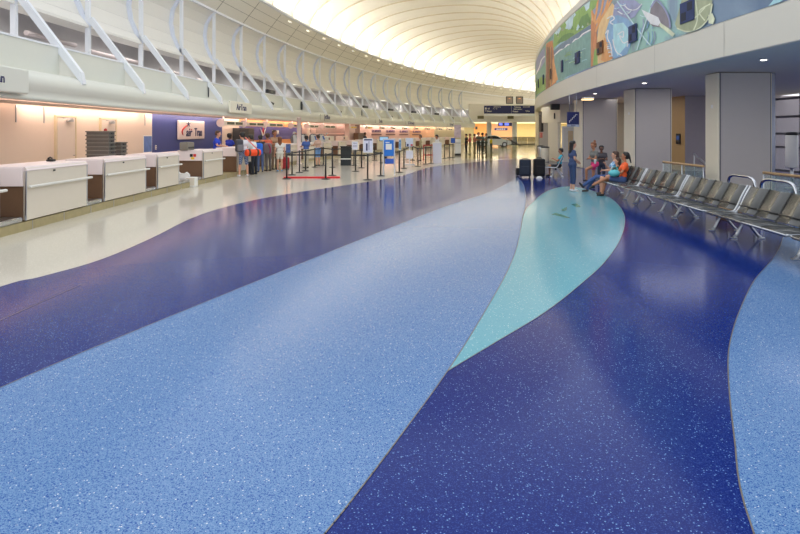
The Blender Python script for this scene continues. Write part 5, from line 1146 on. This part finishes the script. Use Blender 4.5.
for u, v_, hh, c_, b_, hr, lab in ((470, 154.5, 1.68, (198, 104, 92), (150, 140, 100), 'auburn', 'traveller in a faded red shirt near the white kiosk, left of the far crowd'), (474.5, 153.5, 1.66, (176, 108, 92), (120, 116, 90), 'brown', 'traveller in a dull red shirt, second from the left in the far crowd'),
        (478.5, 154.2, 1.78, (92, 92, 80), (52, 58, 58), 'black', 'traveller in a dark olive shirt in the middle of the far crowd'), (482.5, 154, 1.76, (78, 92, 92), (56, 62, 60), 'black', 'traveller in dark teal just right of the middle of the far crowd'),
        (486.3, 153, 1.7, (110, 104, 84), (60, 66, 58), 'brown', 'traveller in a brown shirt beside the car wheel'), (491.2, 152.5, 1.4, (222, 206, 40), (70, 74, 70), 'black', 'child in a bright yellow top in front of the silver car')):
    person(lab, fl(u, v_), rad(random.choice((20, 160, 200, -60))), 'stand', hh, 'tan', (hr, 'short'), c_, b_, leg=1.9, arms=FOLD if hh > 1.5 else None, voxel=.022)
# ------------------------------------------------------------------ light
def area(name, loc, size, size_y, power, col, rot=None, direction=None):
    l = bpy.data.lights.new(name, 'AREA'); l.shape = 'RECTANGLE'; l.size = size; l.size_y = size_y; l.energy = power; l.color = col
    o = bpy.data.objects.new(name, l); C.objects.link(o); o.location = loc
    if direction is not None: o.rotation_euler = Vector(direction).to_track_quat('-Z', 'Y').to_euler()
    return o
WARM = (1.0, .965, .90); SOFT = (1.0, .97, .93)
for kk in range(KV, 32):                                          # uplights hidden in the gutters, one to a bay
    th = BAY0+(kk+.5)*BAY; e = Vector((math.cos(rad(th)), -math.sin(rad(th)), 0))
    area('vault_uplight', ap(-10.35, th, 9.98), 1.4, 0.3, 74, WARM, direction=e*.32+Vector((0, 0, 1)))
    area('vault_uplight', ap(8.5, th, 7.25), 1.4, .3, 74, WARM, direction=-e*.30+Vector((0, 0, 1)))
for kk in range(-3, 29, 2):
    th = BAY0+(kk+1)*BAY
    area('plenum_fill', ap(-12.0, th, 5.6), 1.0, 5.0, 52, (1, .97, .95), direction=(0, 0, -1))  # added fill, no known lamp; brightens the opening behind the frames
for (x, y) in ((9.0, 11.5), (9.2, 19.2), (9.6, 25.6), (12.5, 12.0), (12.0, 20.5), (11.3, 29.5), (10.0, 38.0)):
    area('soffit_fill', (x*KD, y*KD, ZB-.04), 3.2, 3.2, 30, (.96, .96, 1.0), direction=(0, 0, -1))  # unseen broad fill added to brighten the zone under the drum
for kk in range(0, 21, 2):                                        # the cove lamps' wash on the back wall
    th = BAY0+(kk+1)*BAY
    o = area('cove_wash', ap(-10.92, th, 2.64), .15, 7.6, 38, (1.0, .80, .68)); o.rotation_euler = (0, rad(22), -rad(th))
for (x, y) in ((17, 112), (31, 112)): area('lobby_lamp', (x, y, 3.5), 13, 12, 2000, (1.0, .88, .68), direction=(0, 0, -1))
wd = bpy.data.worlds.new('daylight'); sc.world = wd; wd.use_nodes = True
bg = wd.node_tree.nodes['Background']; bg.inputs[0].default_value = (.93, .96, 1.0, 1); bg.inputs[1].default_value = 1.18
# ------------------------------------------------------------------ camera
cam = bpy.data.cameras.new('camera'); co = bpy.data.objects.new('camera', cam); C.objects.link(co)
co.location = (0, 0, EYE); co.rotation_euler = (PI/2, 0, 0); cam.sensor_width = 36; cam.lens = 27; cam.shift_y = -(267-HOR)/800
cam.clip_end = 400; sc.camera = co
sc.view_settings.view_transform = 'Standard'; sc.view_settings.look = 'None'; sc.view_settings.gamma = 1; sc.view_settings.exposure = 0.38; sc.view_settings.use_curve_mapping = False
